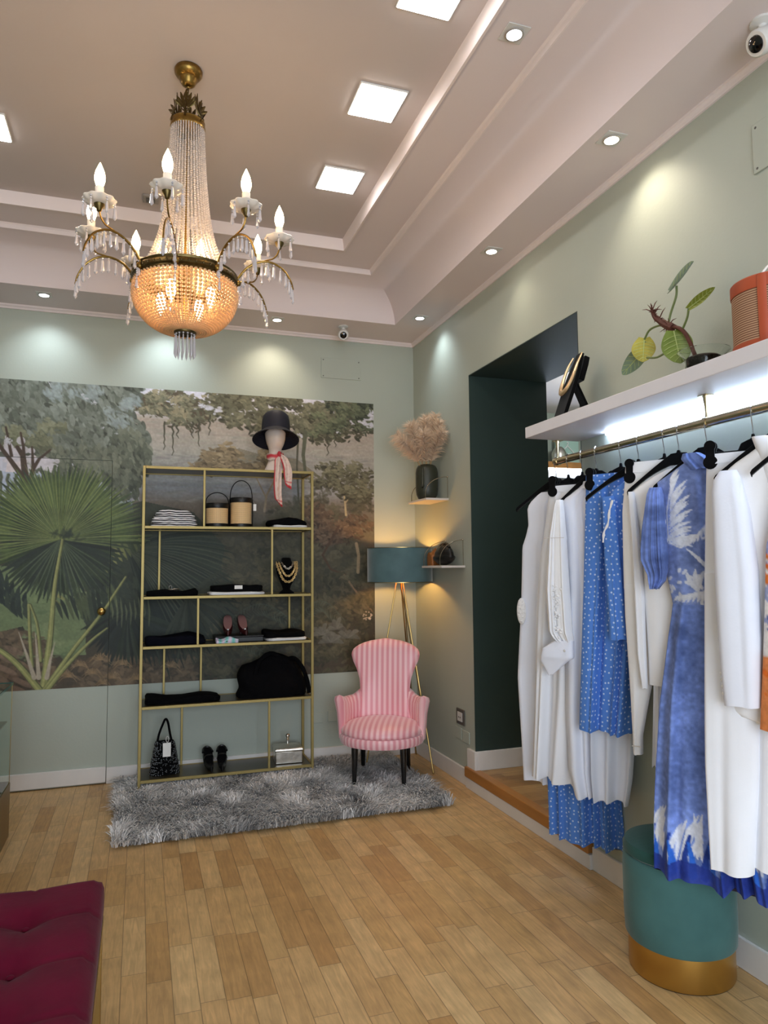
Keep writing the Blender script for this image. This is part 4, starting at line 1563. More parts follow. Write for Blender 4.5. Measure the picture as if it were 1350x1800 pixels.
def pump(label, x, y, z, rz, m, insole, heel, L_=.23, strap=False, group=None, gem=True):
    """court shoe, toe pointing to -y"""
    t = thing('shoe', label, 'shoe', (x, y, z), rz, group)
    rings = []
    inner = []
    for i in range(15):
        q = i / 14
        yy = -L_ / 2 + L_ * q
        w_ = .036 * (math.sin(PI * min(q * 1.25 + .12, 1) * .5 + 0) if q < .6 else 1 - .25 * ((q - .6) / .4)) * (1 if q > .05 else .6)
        if q > .93:
            w_ *= .75
        sole = heel * smoothstep(.25, .95, q)
        rim = sole + (.042 if q < .28 else .042 + .016 * smoothstep(.5, 1, q)) + (.048 * smoothstep(.30, .75, q) if strap else 0)
        ring = []
        for j in range(20):
            a = 2 * PI * j / 20
            hgt = (rim - sole)
            ring.append((w_ * math.cos(a), yy, sole + hgt * .5 + hgt * .5 * math.sin(a)))
        rings.append(ring)
    b = MB()
    b.loft(rings)
    up_ = b.build('upper', m, t, angle=70)
    b = MB()
    k = 10
    top, low_ = [], []
    for i in range(k):
        q = .34 + .62 * i / (k - 1)
        yy = -L_ / 2 + L_ * q
        sole = heel * smoothstep(.25, .95, q)
        zt = sole + .042 + .016 * smoothstep(.5, 1, q) + .004 + (.044 * smoothstep(.30, .75, q) if strap else 0)
        w_ = .031 * math.sin(PI * min(max((i + .6) / k, 0), 1)) ** .5
        top.append([(-w_, yy, zt), (0, yy, zt + .0015), (w_, yy, zt), (w_ * .9, yy, zt - .006), (-w_ * .9, yy, zt - .006)])
    b.loft(top)
    b.build('insole', insole, t, angle=70)
    if heel > .03:
        b = MB()
        b.lathe([(.010, 0), (.009, .01), (.010, heel * .5), (.018, heel * .96), (.020, heel + .01)], c=(0, L_ * .40, 0), n=12)
        b.build('heel', m, t)
    if gem:
        MB().ball((0, -L_ * .28, .044), (.009, .006, .006), 10, 6).build('buckle', 'gem_white', t)
    if strap:
        b = MB()
        b.tube(curve_pts([(-.036, .015, .05 + heel * .5), (-.024, -.004, .085 + heel * .4), (.0, -.010, .092 + heel * .4), (.024, -.004, .085 + heel * .4), (.036, .015, .05 + heel * .5)], 14), .006, n=6, flat=.4, up=(0, 1, 0))
        b.build('ankle_strap', m, t)
        b = MB()
        b.tube(curve_pts([(-.034, .045, .085 + heel), (-.024, .085, .100 + heel), (0, .096, .108 + heel), (.024, .085, .100 + heel), (.034, .045, .085 + heel)], 14), .011, n=8, flat=.7, up=(0, 1, 0))
        b.build('heel_collar', m, t)
    return t


pump('burgundy pump on the black box, the left one of the pair', -1.545, -.175, ZS[3] + .044, -.08, 'burgundy_leather', 'insole_pink', .075, L_=.20, group='burgundy pumps on the box')
pump('burgundy pump on the black box, the right one of the pair', -1.432, -.175, ZS[3] + .044, .10, 'burgundy_leather', 'insole_pink', .075, L_=.20, group='burgundy pumps on the box')

# ---- fifth shelf
folded('folded_skirt', 'crumpled folded black skirt at the left of the fifth shelf', -2.115, -1.60, ZS[4], .040, 'black_cloth', 51, lump=.28, d=.22)
bag = thing('weekend_bag', 'large slouchy black bag with looped handles on the fifth shelf', 'bag', (-1.228, -.185, ZS[4]))
r5 = np.random.default_rng(9)
rings = []
for i in range(15):
    q = i / 14
    z = .262 * q
    w_ = .255 * (1 - .10 * q - .22 * max(0, q - .6)) * (1 if i else .97)
    d_ = .120 * (1 - .55 * q ** 1.6)
    if i == 14:
        w_, d_ = w_ * .86, .012
    ring = []
    for j in range(56):
        a = 2 * PI * j / 56
        c, s_ = math.cos(a), math.sin(a)
        x = w_ * math.copysign(abs(c) ** .5, c) + .012 * math.sin(7 * q + a * 2)
        y = d_ * math.copysign(abs(s_) ** .6, s_) + .008 * math.sin(5 * a + 6 * q) + .010 * math.sin(9 * q + 3 * a)
        ring.append((x, y, z + (.022 * math.sin(x * 16 + 1) + .02 * math.cos(x * 9)) * q))
    rings.append(ring)
MB().loft(rings).build('body', 'black_cloth', bag, angle=80)
for pts in ([(-.13, -.075, .16), (-.10, -.07, .25), (-.03, -.055, .305), (.04, -.055, .290), (.10, -.06, .23), (.12, -.075, .15)], [(.10, .0, .24), (.16, -.05, .265), (.215, -.085, .20), (.25, -.10, .10), (.262, -.11, .015)]):
    b = MB()
    b.tube(curve_pts(pts, 20), .017, n=8, flat=.5)
    b.build('handle', 'black_cloth', bag, angle=80)

# ---- bottom shelf
bb = thing('beaded_bag', 'small black beaded bag with a white tag on the bottom shelf', 'handbag', (-1.975, -.215, ZS[5]), rz=.08)
rings = []
for i in range(12):
    q = i / 11
    w_ = .098 * (1 - .40 * q ** 1.3)
    d_ = .050 * (1 - .62 * q)
    rings.append([(w_ * math.copysign(abs(math.cos(2 * PI * j / 40)) ** .7, math.cos(2 * PI * j / 40)), d_ * math.sin(2 * PI * j / 40), .225 * q) for j in range(40)])
body = MB().loft(rings).build('body', 'black_cloth', bb, angle=80)
mat('jet_beads', (10, 10, 11), .18, noise=(40, .2))
b = MB()
r7 = np.random.default_rng(4)
for k in range(420):
    q = r7.random() * .98
    a = r7.uniform(PI, 2 * PI) if k % 4 else r7.uniform(0, 2 * PI)
    w_, d_ = .098 * (1 - .40 * q ** 1.3), .050 * (1 - .62 * q)
    b.ball((w_ * math.copysign(abs(math.cos(a)) ** .7, math.cos(a)), d_ * math.sin(a), .225 * q), r7.uniform(.005, .008), 6, 4)
tag(b.build('beading', 'jet_beads', bb), kind='stuff')
b = MB()
b.tube(curve_pts([(-.052, 0, .20), (-.040, 0, .27), (-.012, 0, .345), (.004, 0, .372), (.020, 0, .345), (.034, 0, .27), (.050, 0, .20)], 24), .013, n=8, flat=.6, up=(0, 1, 0))
b.build('handle', 'black_cloth', bb)
MB().box(-.020, .034, -.064, -.062, .128, .222).build('price_tag', 'tag_white', bb, bevel=.001)
b = MB()
b.tube([(.010 + .009 * math.cos(a), -.060, .245 + .020 * math.sin(a)) for a in np.linspace(0, 2 * PI, 14, endpoint=False)], .0018, n=5, closed=True)
b.build('tag_ring', 'tag_white', bb)
pump('black strapped shoe on the bottom shelf, left one of the pair', -1.672, -.20, ZS[5], .10, 'black_leather', 'black_cloth', .022, L_=.21, strap=True, group='black shoes on the bottom shelf', gem=False)
pump('black strapped shoe on the bottom shelf, right one of the pair', -1.580, -.20, ZS[5], -.06, 'black_leather', 'black_cloth', .022, L_=.21, strap=True, group='black shoes on the bottom shelf', gem=False)
sbx = thing('silver_box', 'square silver box with a knobbed lid on the bottom shelf', 'box', (-1.105, -.19, ZS[5]), rz=-.06)
MB().box(-.098, .098, -.085, .085, 0, .088).build('base', 'silver_metal', sbx, bevel=.005)
lid = MB()
lid.loft([[(-a, -b_, z), (a, -b_, z), (a, b_, z), (-a, b_, z)] for a, b_, z in ((.102, .089, .088), (.103, .090, .100), (.096, .083, .110), (.05, .043, .120), (.02, .018, .123))])
lid_o = lid.build('lid', 'silver_metal', sbx, bevel=.003)
MB().lathe([(.010, .121), (.007, .128), (.006, .150), (.011, .156), (.012, .160), (.008, .166), (.015, .176), (.016, .184), (.011, .193), (.001, .197)], n=20).build('knob', 'silver_metal', lid_o)

# ================================================================== shaggy rug
mat('rug_base', (92, 92, 92), .95, noise=(20, .2))
mat('rug_pile', (150, 148, 146), .85, attr='paint', noise=(4, .12), sheen=.3, spec=.2)
RX0, RX1, RY0, RY1 = -2.29, -.255, -1.32, -.035
rug = thing('shag_rug', 'grey shaggy rug under the shelving unit and the pink chair', 'rug', ((RX0 + RX1) / 2, (RY0 + RY1) / 2, 0))
MB().box(RX0 + .05 - rug.location.x, RX1 - .05 - rug.location.x, RY0 + .055 - rug.location.y, RY1 - .02 - rug.location.y, .001, .016).build('backing', 'rug_base', rug)


def rug_pile():
    r = np.random.default_rng(21)
    n = 38000
    x = r.uniform(RX0 + .012, RX1 - .012, n)
    y = r.uniform(RY0 + .012, RY1 - .012, n)
    # rounded corners
    cr = .07
    ex = np.maximum(np.maximum(RX0 + cr - x, x - (RX1 - cr)), 0)
    ey = np.maximum(np.maximum(RY0 + cr - y, y - (RY1 - cr)), 0)
    keep = np.hypot(ex, ey) < cr
    x, y = x[keep], y[keep]
    n = len(x)

    def field(seed, s):
        g = value_noise(60, 90, s, s, np.random.default_rng(seed))
        return g[np.clip((y - RY0) / .025, 0, 59).astype(int), np.clip((x - RX0) / .025, 0, 89).astype(int)]
    ang = 6.28 * (1.1 * field(1, 9) + .5 * field(2, 4)) + r.normal(0, .55, n)
    edge = np.minimum.reduce([x - RX0, RX1 - x, y - RY0, RY1 - y])
    out = np.clip(1 - edge / .06, 0, 1)
    lean = r.uniform(.55, 1.15, n)
    dx, dy = np.cos(ang), np.sin(ang)
    ox = np.where(x - RX0 == edge, -1.0, np.where(RX1 - x == edge, 1.0, 0))
    oy = np.where(y - RY0 == edge, -1.0, np.where(RY1 - y == edge, 1.0, 0))
    oy = np.where(RY1 - y < .06, 0, oy)
    dx, dy = dx * (1 - .6 * out) + ox * out * .6, dy * (1 - .6 * out) + oy * out * .6
    dy = np.where((RY1 - y < .07) & (dy > 0), -dy, dy)
    dx = np.where((RX1 - x < .05) & (y > -.6) & (dx > 0), -dx, dx)
    ln = r.uniform(.050, .088, n)
    wd = r.uniform(.004, .008, n)
    px, py = -np.sin(ang), np.cos(ang)
    V = np.zeros((n, 7, 3), np.float32)
    for k, t in enumerate((0, .4, .75)):
        h = ln * (math.sin(t * 1.25)) * (1.12 - .42 * lean) + .010
        d = ln * lean * t * t * .9 + ln * .18 * t
        w_ = wd * (1 - .25 * t)
        for sgn, j in ((-1, 0), (1, 1)):
            V[:, 2 * k + j, 0] = x + dx * d + sgn * px * w_ / 2
            V[:, 2 * k + j, 1] = y + dy * d + sgn * py * w_ / 2
            V[:, 2 * k + j, 2] = h
    d = ln * lean * .95 + ln * .1
    V[:, 6, 0], V[:, 6, 1], V[:, 6, 2] = x + dx * d, y + dy * d, ln * .80 * (1.12 - .45 * lean) + .010
    V[:, :, 1] = np.minimum(V[:, :, 1], -.019)
    V[:, :, 2] = np.maximum(V[:, :, 2], .006)
    V[:, :, 0] -= rug.location.x
    V[:, :, 1] -= rug.location.y
    tone = np.clip(.58 + .50 * (field(5, 7) - .5) + r.normal(0, .16, n), .14, .95)
    me = bpy.data.meshes.new('pile')
    N = n * 7
    me.vertices.add(N)
    me.vertices.foreach_set('co', V.reshape(-1))
    base = (np.arange(n) * 7)[:, None]
    q = np.concatenate([base + np.array([[0, 1, 3, 2]]), base + np.array([[2, 3, 5, 4]])], 1).reshape(-1, 4)
    tri = base + np.array([[4, 5, 6]])
    li = np.concatenate([q.reshape(-1), tri.reshape(-1)]).astype(np.int32)
    me.loops.add(len(li))
    me.loops.foreach_set('vertex_index', li)
    me.polygons.add(len(q) + n)
    me.polygons.foreach_set('loop_start', np.concatenate([np.arange(len(q)) * 4, len(q) * 4 + np.arange(n) * 3]).astype(np.int32))
    me.update(calc_edges=True)
    a = me.color_attributes.new('paint', 'FLOAT_COLOR', 'POINT')
    c = np.ones((n, 7, 4), np.float32)
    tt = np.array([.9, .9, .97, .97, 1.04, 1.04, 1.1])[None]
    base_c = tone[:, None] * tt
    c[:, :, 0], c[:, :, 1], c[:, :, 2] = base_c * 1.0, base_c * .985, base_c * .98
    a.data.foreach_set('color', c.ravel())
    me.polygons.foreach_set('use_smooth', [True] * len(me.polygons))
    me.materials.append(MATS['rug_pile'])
    o = bpy.data.objects.new('pile', me)
    COL.objects.link(o)
    o.parent = rug
    tag(o, kind='stuff')


rug_pile()

# ================================================================== pink striped chair
wave_mat('pink_stripe', (252, 206, 210), (232, 154, 164), 52, 0, rough=.36, soft=.28, attr_uv=True, sheen=.5)
mat('chair_leg_black', (12, 11, 11), .25, noise=(20, .2), coat=.3)
chair = thing('armchair', 'low pink striped satin chair with a spoon-shaped back and black legs on the rug', 'chair', (-.528, -.668, .02), rz=-.44)
SEAT = .395


def seat_ring(r, z, n=64, fx=1.0, fy=1.0):
    return [(r * fx * math.cos(2 * PI * j / n), r * fy * math.sin(2 * PI * j / n), z) for j in range(n)]


def uvx(rings, ang=False):
    return [((p[0]), p[2]) for r in rings for p in r]


def uvarc(rings, R):
    out = []
    for r in rings:
        for p in r:
            out.append((math.atan2(p[1], p[0]) * R, p[2]))
    return out


rg = [seat_ring(r, z, 64, 1.04, 1) for r, z in ((.05, .262), (.255, .262), (.278, .268), (.286, .285), (.286, .318), (.280, .330), (.05, .330))]
MB().loft(rg, uvs=uvarc(rg, .28)).build('seat_rail', 'pink_stripe', chair, uv=True)
rg = [seat_ring(r, z, 64, 1.04, 1) for r, z in ((.05, .326), (.262, .328), (.276, .338), (.278, .352), (.266, .374), (.23, .396), (.17, .412), (.09, .421), (.02, .423))]
MB().loft(rg, uvs=uvx(rg)).build('seat_cushion', 'pink_stripe', chair, uv=True, angle=80)
# back: half width and lean by height
BACK = [(.30, .205, .215), (.40, .200, .222), (.50, .188, .232), (.58, .182, .242), (.66, .190, .252), (.73, .214, .262), (.79, .244, .272), (.835, .256, .279), (.87, .247, .284), (.90, .212, .288), (.925, .155, .291), (.943, .085, .293), (.950, .02, .294)]
rings = []
nb_ = 30
for i in range(44):
    z = .30 + (.950 - .30) * (i / 43)
    w_, y0 = interp(BACK, z)
    ring = []
    th = .036 * (1 - smoothstep(.90, .952, z) * .55)
    for j in range(2 * nb_):
        s = j / (nb_ - 1) * 2 - 1 if j < nb_ else 1 - (j - nb_) / (nb_ - 1) * 2
        side = -1 if j < nb_ else 1
        e = math.sqrt(max(0, 1 - s ** 6))
        x = w_ * s
        y = y0 - .055 * (x / .2) ** 2 * (1 - smoothstep(.55, .8, z) * .75) + side * th * e
        if side < 0:
            y -= .016 * math.cos(s * PI / 2) * (1 - smoothstep(.85, .95, z))
        ring.append((x, y, z))
    rings.append(ring)
MB().loft(rings, uvs=uvx(rings)).build('backrest', 'pink_stripe', chair, uv=True, angle=80)
# arms: padded wings curving from the back to the front
for sx in (-1, 1):
    rings, uvs = [], []
    K = 26
    for i in range(K):
        t = i / (K - 1)
        a = math.radians(128 - 132 * t)            # from behind to the front side
        R_ = .262 + .012 * t
        cx_, cy_ = sx * 1.04 * R_ * math.sin(a) if False else sx * R_ * 1.03 * math.cos(math.radians(62 - 74 * t)), R_ * math.sin(math.radians(62 - 74 * t))
        nx, ny = math.cos(math.radians(62 - 74 * t)) * sx, math.sin(math.radians(62 - 74 * t))
        top = .560 + .052 * smoothstep(.35, 0, t) + .022 * smoothstep(.6, .95, t) - .012 * math.sin(PI * t)
        flare = .018 + .016 * t
        th = .027
        prof = [(-th, .30), (th * .9, .29), (th + .004, .36), (th + flare * .4, .46), (th + flare, top - .026), (th + flare - .006, top - .004), (flare * .6, top + .008), (-th * .6 + flare * .3, top - .002), (-th, top - .04), (-th - .004, .45), (-th, .38)]
        if t > .9:
            k = (t - .9) / .1
            prof = [(o * (1 - .55 * k) + (flare * .3) * k * .5, z) for o, z in prof]
        rings.append([(cx_ + nx * o, cy_ + ny * o, z) for o, z in prof])
        uvs += [(t * .34 + sx * .01 + (o * .3), z) for o, z in prof]
    MB().loft(rings, uvs=uvs).build('arm', 'pink_stripe', chair, uv=True, angle=75)
for x, y, dx, dy in ((-.165, -.195, -.004, -.012), (.165, -.195, .004, -.012), (-.16, .175, -.008, .05), (.16, .175, .008, .05)):
    P = [(x + dx * q, y + dy * (q ** 2), .272 - .27 * q) for q in (0, .25, .5, .75, 1)]
    b = MB()
    b.tube(P, [.024, .022, .019, .016, .013], n=10)
    b.build('leg', 'chair_leg_black', chair)

# ================================================================== tripod floor lamp
mat('teal_velvet', (84, 110, 114), .6, noise=(9, .16), bump=(60, .08), sheen=.6, spec=.2)
mat('shade_gold', (222, 150, 60), .3, metal=.9, noise=(20, .08))
mat('lamp_brass', (172, 144, 90), .3, metal=1.0, noise=(20, .06))
mat('lamp_bulb', (255, 220, 170), .3, emit=((255, 190, 100), 200))
LX, LY = -.265, -.345
fl = thing('floor_lamp', 'tripod floor lamp with thin brass legs and a round teal velvet shade in the corner', 'floor lamp', (LX, LY, 0))
b = MB()
b.lathe([(.244, 1.388), (.250, 1.388), (.250, 1.648), (.244, 1.648)], n=64, cap=False)
b.build('lamp_shade', 'teal_velvet', fl, angle=40)
b = MB()
b.lathe([(.2435, 1.648), (.2435, 1.388)], n=64, cap=False)
b.build('shade_lining', 'shade_gold', fl)
b = MB()
b.lathe([(.2425, 1.386), (.2515, 1.386), (.2515, 1.391), (.2425, 1.391), (.2425, 1.386)], n=64, cap=False)
b.lathe([(.2425, 1.646), (.2515, 1.646), (.2515, 1.650), (.2425, 1.650), (.2425, 1.646)], n=64, cap=False)
for k in range(3):
    a = k * 2 * PI / 3 + .4
    b.tube([(.02 * math.cos(a), .02 * math.sin(a), 1.44), (.243 * math.cos(a), .243 * math.sin(a), 1.44)], .002, n=6)
b.build('shade_frame', 'lamp_brass', fl)
for fx, fy in ((-.112, -.595), (-.032, -.045), (-.545, -.325)):
    d = Vector((fx - LX, fy - LY, 0))
    u = d.normalized()
    b = MB()
    b.tube([u * .022 + Vector((0, 0, 1.42)), u * .032 + Vector((0, 0, 1.36)), d + Vector((0, 0, .004))], [.0062, .0062, .0062], n=8)
    b.ball(d + Vector((0, 0, .006)), .0075, 8, 6)
    s_ = u.cross(Vector((0, 0, 1))) * .020
    b.tube([u * .022 + s_ * .6 + Vector((0, 0, 1.42)), u * .030 + s_ + Vector((0, 0, 1.34)), d * .985 + Vector((0, 0, .03))], .0040, n=6)
    b.build('leg', 'lamp_brass', fl)
MB().lathe([(.001, 1.405), (.030, 1.405), (.034, 1.412), (.030, 1.425), (.016, 1.43), (.016, 1.475), (.001, 1.476)], n=24).build('lamp_holder', 'lamp_brass', fl)
MB().lathe([(.010, 1.476), (.014, 1.488), (.027, 1.512), (.030, 1.530), (.025, 1.552), (.012, 1.566), (.001, 1.570)], n=18).build('bulb', 'lamp_bulb', fl)

# ================================================================== two small wall shelves with wire hoops
mat('shelf_white', (222, 212, 204), .5, noise=(10, .04))
mat('wire_steel', (200, 184, 160), .25, metal=1.0, noise=(30, .05))


def wall_shelf(label, y0, y1, d, z, hoops):
    ym = (y0 + y1) / 2
    t = thing('wall_shelf', label, 'wall shelf', (0, ym, z), group='small wall shelves in the corner')
    MB().box(-d, -.002, y0 - ym, y1 - ym, -.012, .004).build('board', 'shelf_white', t, bevel=.003)
    for y, h in hoops:
        pts = [(-d + .003, y - ym, -.012), (-d + .003, y - ym, .03)] + [(-(d - .003) * math.cos(a), y - ym, .04 + (h - .04) * math.sin(a)) for a in np.linspace(.1, PI / 2, 12)]
        pts[-1] = (-.004, y - ym, h)
        b = MB()
        b.tube(pts, .0028, n=6)
        b.tube([(-.004, y - ym, h), (-.004, y - ym, -.01)], .0022, n=6)
        b.ball((-.005, y - ym, h), (.006, .007, .007), 8, 6)
        b.build('hoop', 'wire_steel', t)


wall_shelf('small white wall shelf with wire hoops holding the green vase, the upper of two', -.70, -.33, .185, 2.004, [(-.685, .165), (-.40, .165)])
wall_shelf('small white wall shelf with wire hoops holding the black clutch, the lower of two', -.965, -.60, .185, 1.506, [(-.935, .185), (-.635, .185)])

mat('vase_glass', (54, 56, 44), .42, noise=(12, .15))
va = thing('vase', 'dark olive green vase with a moulded face on the upper wall shelf', 'vase', (-.095, -.50, 2.009))
prof = [(.001, 0), (.050, .001), (.066, .012), (.080, .040), (.085, .080), (.085, .210), (.080, .240), (.068, .262), (.048, .272), (.044, .272), (.062, .258), (.074, .236), (.078, .2), (.076, .05), (.001, .02)]
rings = []
va_dir = math.atan2(-.75, -.66)
for r_, z in prof:
    ring = []
    for j in range(48):
        a = 2 * PI * j / 48
        rr = r_
        if r_ > .06 and .03 < z < .25:
            da = (a - va_dir + PI) % (2 * PI) - PI
            rr += .010 * math.exp(-(da / .10) ** 2) * smoothstep(.23, .10, z) * smoothstep(.06, .10, z)
        ring.append((rr * math.cos(a), rr * math.sin(a), z))
    rings.append(ring)
b = MB()
b.loft(rings)
body = b.build('body', 'vase_glass', va, angle=80)
b = MB()
c_, s_ = math.cos(va_dir), math.sin(va_dir)
P = [(c_ * (.085 + o), s_ * (.085 + o), z) for o, z in ((.001, .235), (.006, .18), (.012, .12), (.016, .098), (.002, .090))]
b.tube(P, [.006, .008, .011, .013, .005], n=8)
b.build('nose', 'vase_glass', body)

mat('pampas', (230, 204, 176), .9, noise=(20, .12), sheen=.3, spec=.1)
mat('pampas_stem', (186, 152, 108), .8, noise=(20, .1))


def pampas(k, top, label):
    """feathery plume on a dry stem: hundreds of fine curling hairs"""
    r = np.random.default_rng(60 + k)
    t = thing('pampas_stem', label, 'dried grass', (va.location.x, va.location.y, va.location.z), group='pampas plumes in the green vase')
    base = Vector((.012 * math.cos(k * 2.4), .012 * math.sin(k * 2.4), .03))
    neck = Vector((top[0] * .28, top[1] * .28, .28))
    mid = Vector((top[0] * .62, top[1] * .62, .28 + (top[2] - .28) * .62))
    C = curve_pts([base, neck, mid, Vector(top)], 40)
    b = MB()
    b.tube(C[:30], .0022, n=5)
    b.build('stem', 'pampas_stem', t)
    V, F = [], []
    for h in range(520):
        q = r.uniform(.36, 1)
        p = C[int(q * 39)]
        tg = (C[min(int(q * 39) + 1, 39)] - C[max(int(q * 39) - 1, 0)]).normalized()
        ln = .085 * math.sin(PI * (.12 + .80 * (q - .36) / .64)) ** .6 * r.uniform(.6, 1.3) + .026
        d = Vector(r.normal(0, 1, 3))
        d = (d - tg * d.dot(tg)).normalized() * .75 + tg * r.uniform(.35, .9)
        d.normalize()
        w_ = d.cross(Vector(r.normal(0, 1, 3))).normalized() * .0019
        droop = Vector((0, 0, -1)) * ln * r.uniform(.05, .35)
        lim = lambda v: Vector((min(v.x, .087), v.y, v.z))
        a, m_, e = p, lim(p + d * ln * .5 + droop * .2), lim(p + d * ln + droop)
        n0 = len(V)
        V += [a - w_, a + w_, m_ + w_ * .9, m_ - w_ * .9, e]
        F += [(n0, n0 + 1, n0 + 2, n0 + 3), (n0 + 3, n0 + 2, n0 + 4)]
    b = MB()
    b.add([tuple(v) for v in V], F)
    tag(b.build('plume', 'pampas', t), kind='stuff')


for k, (tp, lb) in enumerate([((-.26, -.10, .45), 'pampas plume leaning farthest left out of the green vase'), ((-.235, .02, .50), 'pampas plume leaning left, above the lowest left one'), ((-.16, -.06, .57), 'pampas plume rising left of the middle of the vase'), ((-.09, .05, .60), 'pampas plume near the middle of the bunch, towards the corner'), ((-.03, -.04, .62), 'pampas plume upright in the middle of the bunch'), ((.02, .02, .66), 'tallest pampas plume, right of the middle'), ((.055, -.08, .65), 'pampas plume at the upper right of the bunch'), ((.05, -.16, .58), 'pampas plume leaning right along the wall'), ((.045, -.22, .50), 'pampas plume lowest at the right of the bunch'), ((-.08, -.14, .50), 'short pampas plume in front of the bunch')]):
    pampas(k, tp, lb)

cl = thing('clutch_bag', 'gathered black leather clutch on the lower wall shelf', 'handbag', (-.092, -.80, 1.511), rz=PI / 2)
rings = []
for i in range(25):
    q = i / 24
    x = -.135 + .27 * q
    e = math.sin(PI * min(max(q, .02), .98)) ** .45
    ring = []
    for j in range(28):
        a = 2 * PI * j / 28
        pl = 1 + .07 * math.sin(x * 110 + 2 * math.sin(a * 2)) * max(0, math.sin(a))
        yy = .060 * e * math.cos(a) * (1.15 if math.sin(a) < 0 else .8)
        zz_ = .070 + (.078 * e * math.sin(a) * pl if math.sin(a) > 0 else .068 * e * math.sin(a))
        ring.append((x, yy, max(zz_, .0)))
    rings.append(ring)
MB().loft(rings).build('body', 'black_leather', cl, angle=80)
b = MB()
b.tube(curve_pts([(-.10, 0, .125), (-.05, -.006, .150), (0, -.008, .156), (.05, -.006, .150), (.10, 0, .125)], 20), .010, n=8)
b.build('frame', 'black_leather', cl, angle=80)
mat('tan_leather', (150, 92, 40), .4, noise=(20, .12))
tag(slab(.075, .10, .095, 71, lump=.25).build('pouch', 'tan_leather', loc=(-.105, -.642, 1.511), angle=70), 'small tan leather pouch behind the black clutch', 'pouch')

# ================================================================== teal pouf under the rack
mat('pouf_velvet', (70, 108, 108), .8, noise=(5, .18), bump=(50, .06), sheen=.25, spec=.1)
mat('pouf_lid', (48, 84, 80), .8, noise=(5, .14), bump=(50, .06), sheen=.2, spec=.1)
mat('pouf_gold', (190, 150, 78), .32, metal=.9, noise=(6, .06))
pf = thing('pouf', 'round teal velvet pouf with a gold base under the hanging clothes', 'pouf', (-.215, -3.235, 0))
PR = .193
MB().lathe([(.001, .003), (PR - .008, .003), (PR - .006, .008), (PR - .006, .118), (.001, .118)], n=72).build('base', 'pouf_gold', pf)
MB().lathe([(.001, 0), (PR - .010, 0), (PR - .010, .004), (.001, .004)], n=72).build('foot_ring', 'black_plastic', pf)
MB().lathe([(.001, .118), (PR - .002, .118), (PR + .003, .126), (PR + .006, .20), (PR + .006, .36), (PR + .003, .405), (PR - .004, .414), (.001, .414)], n=72).build('body', 'pouf_velvet', pf)
MB().lathe([(.001, .415), (PR - .006, .415), (PR + .002, .421), (PR + .003, .440), (PR - .006, .456), (PR - .035, .464), (.08, .468), (.001, .469)], n=72).build('lid', 'pouf_lid', pf)

# ================================================================== burgundy bench, lower left
mat('wine_velvet', (92, 8, 38), .75, noise=(7, .2), bump=(40, .08), sheen=.06, spec=.12)
BX1, BY1 = -2.262, -2.862
bn = thing('bench', 'burgundy velvet tufted bench on a brass frame, lower left', 'bench', (BX1 - .6, BY1 - .75, 0))
W2, D2 = .6, .75
GX, GY = 96, 120
tufts = [(W2 - .20 - .29 * i, D2 - .236 - .263 * j) for i in range(4) for j in range(5)]


def tuft_z(x, y):
    z = .470
    for tx, ty in tufts:
        d = math.hypot(x - tx, y - ty)
        z -= .024 * math.exp(-(d / .050) ** 2)
    return z


V, F = [], []
ring_top = []
for i in range(GY + 1):
    for j in range(GX + 1):
        x, y = -W2 + 2 * W2 * j / GX, -D2 + 2 * D2 * i / GY
        z = tuft_z(x, y)
        # seams running through the rows of buttons
        fx = min(abs(x - t[0]) for t in tufts)
        fy = min(abs(y - t[1]) for t in tufts)
        z -= .004 * math.exp(-(fx / .008) ** 2) + .005 * math.exp(-(fy / .008) ** 2)
        z += .005 * math.cos(PI * min(fx, .145) / .145 + PI) * .5 + .006 * math.cos(PI * min(fy, .13) / .13 + PI) * .5
        ex, ey = W2 - abs(x), D2 - abs(y)
        e = min(ex, ey)
        z -= .022 * (1 - smoothstep(0, .03, e))
        V.append((x, y, z))
for i in range(GY):
    for j in range(GX):
        a = i * (GX + 1) + j
        F.append((a, a + 1, a + GX + 2, a + GX + 1))
b = MB()
b.add(V, F)
edge = [j for j in range(GX + 1)] + [(i + 1) * (GX + 1) - 1 for i in range(1, GY + 1)] + [GY * (GX + 1) + j for j in range(GX - 1, -1, -1)] + [i * (GX + 1) for i in range(GY - 1, 0, -1)]
n0 = len(b.v)
for e in edge:
    x, y, z = b.v[e]
    b.v.append((x * 1.012, y * 1.010, .43))
for e in edge:
    x, y, z = b.v[e]
    b.v.append((x * 1.012, y * 1.010, .365))
for e in edge:
    x, y, z = b.v[e]
    b.v.append((x, y, .350))
b.c += [(1, 1, 1)] * (3 * len(edge))
b.uv += [(0, 0)] * (3 * len(edge))
m_ = len(edge)
prev = edge
for L_ in range(3):
    cur = list(range(n0 + L_ * m_, n0 + (L_ + 1) * m_))
    for k in range(m_):
        k2 = (k + 1) % m_
        b.f.append((prev[k], prev[k2], cur[k2], cur[k]))
    prev = cur
b.f.append(tuple(prev))
b.build('cushion', 'wine_velvet', bn, angle=75)
bt = MB()
for tx, ty in tufts[:1]:
    bt.ball((0, 0, 0), (.011, .011, .006), 12, 6)
b0 = None
for tx, ty in tufts:
    p = (tx, ty, .440)
    b0 = bt.build('button', 'wine_velvet', bn, loc=p) if b0 is None else part_copy(b0, bn, p)
fr = MB()
for s_ in (-1, 1):
    fr.box(-W2 + .01, W2 - .01, s_ * (D2 - .02) - .012, s_ * (D2 - .02) + .012, .322, .350)
    fr.box(s_ * (W2 - .004) - .012, s_ * (W2 - .004) + .012, -D2 + .008, D2 - .008, .322, .350)
fr.build('frame', 'lamp_brass', bn, bevel=.002)
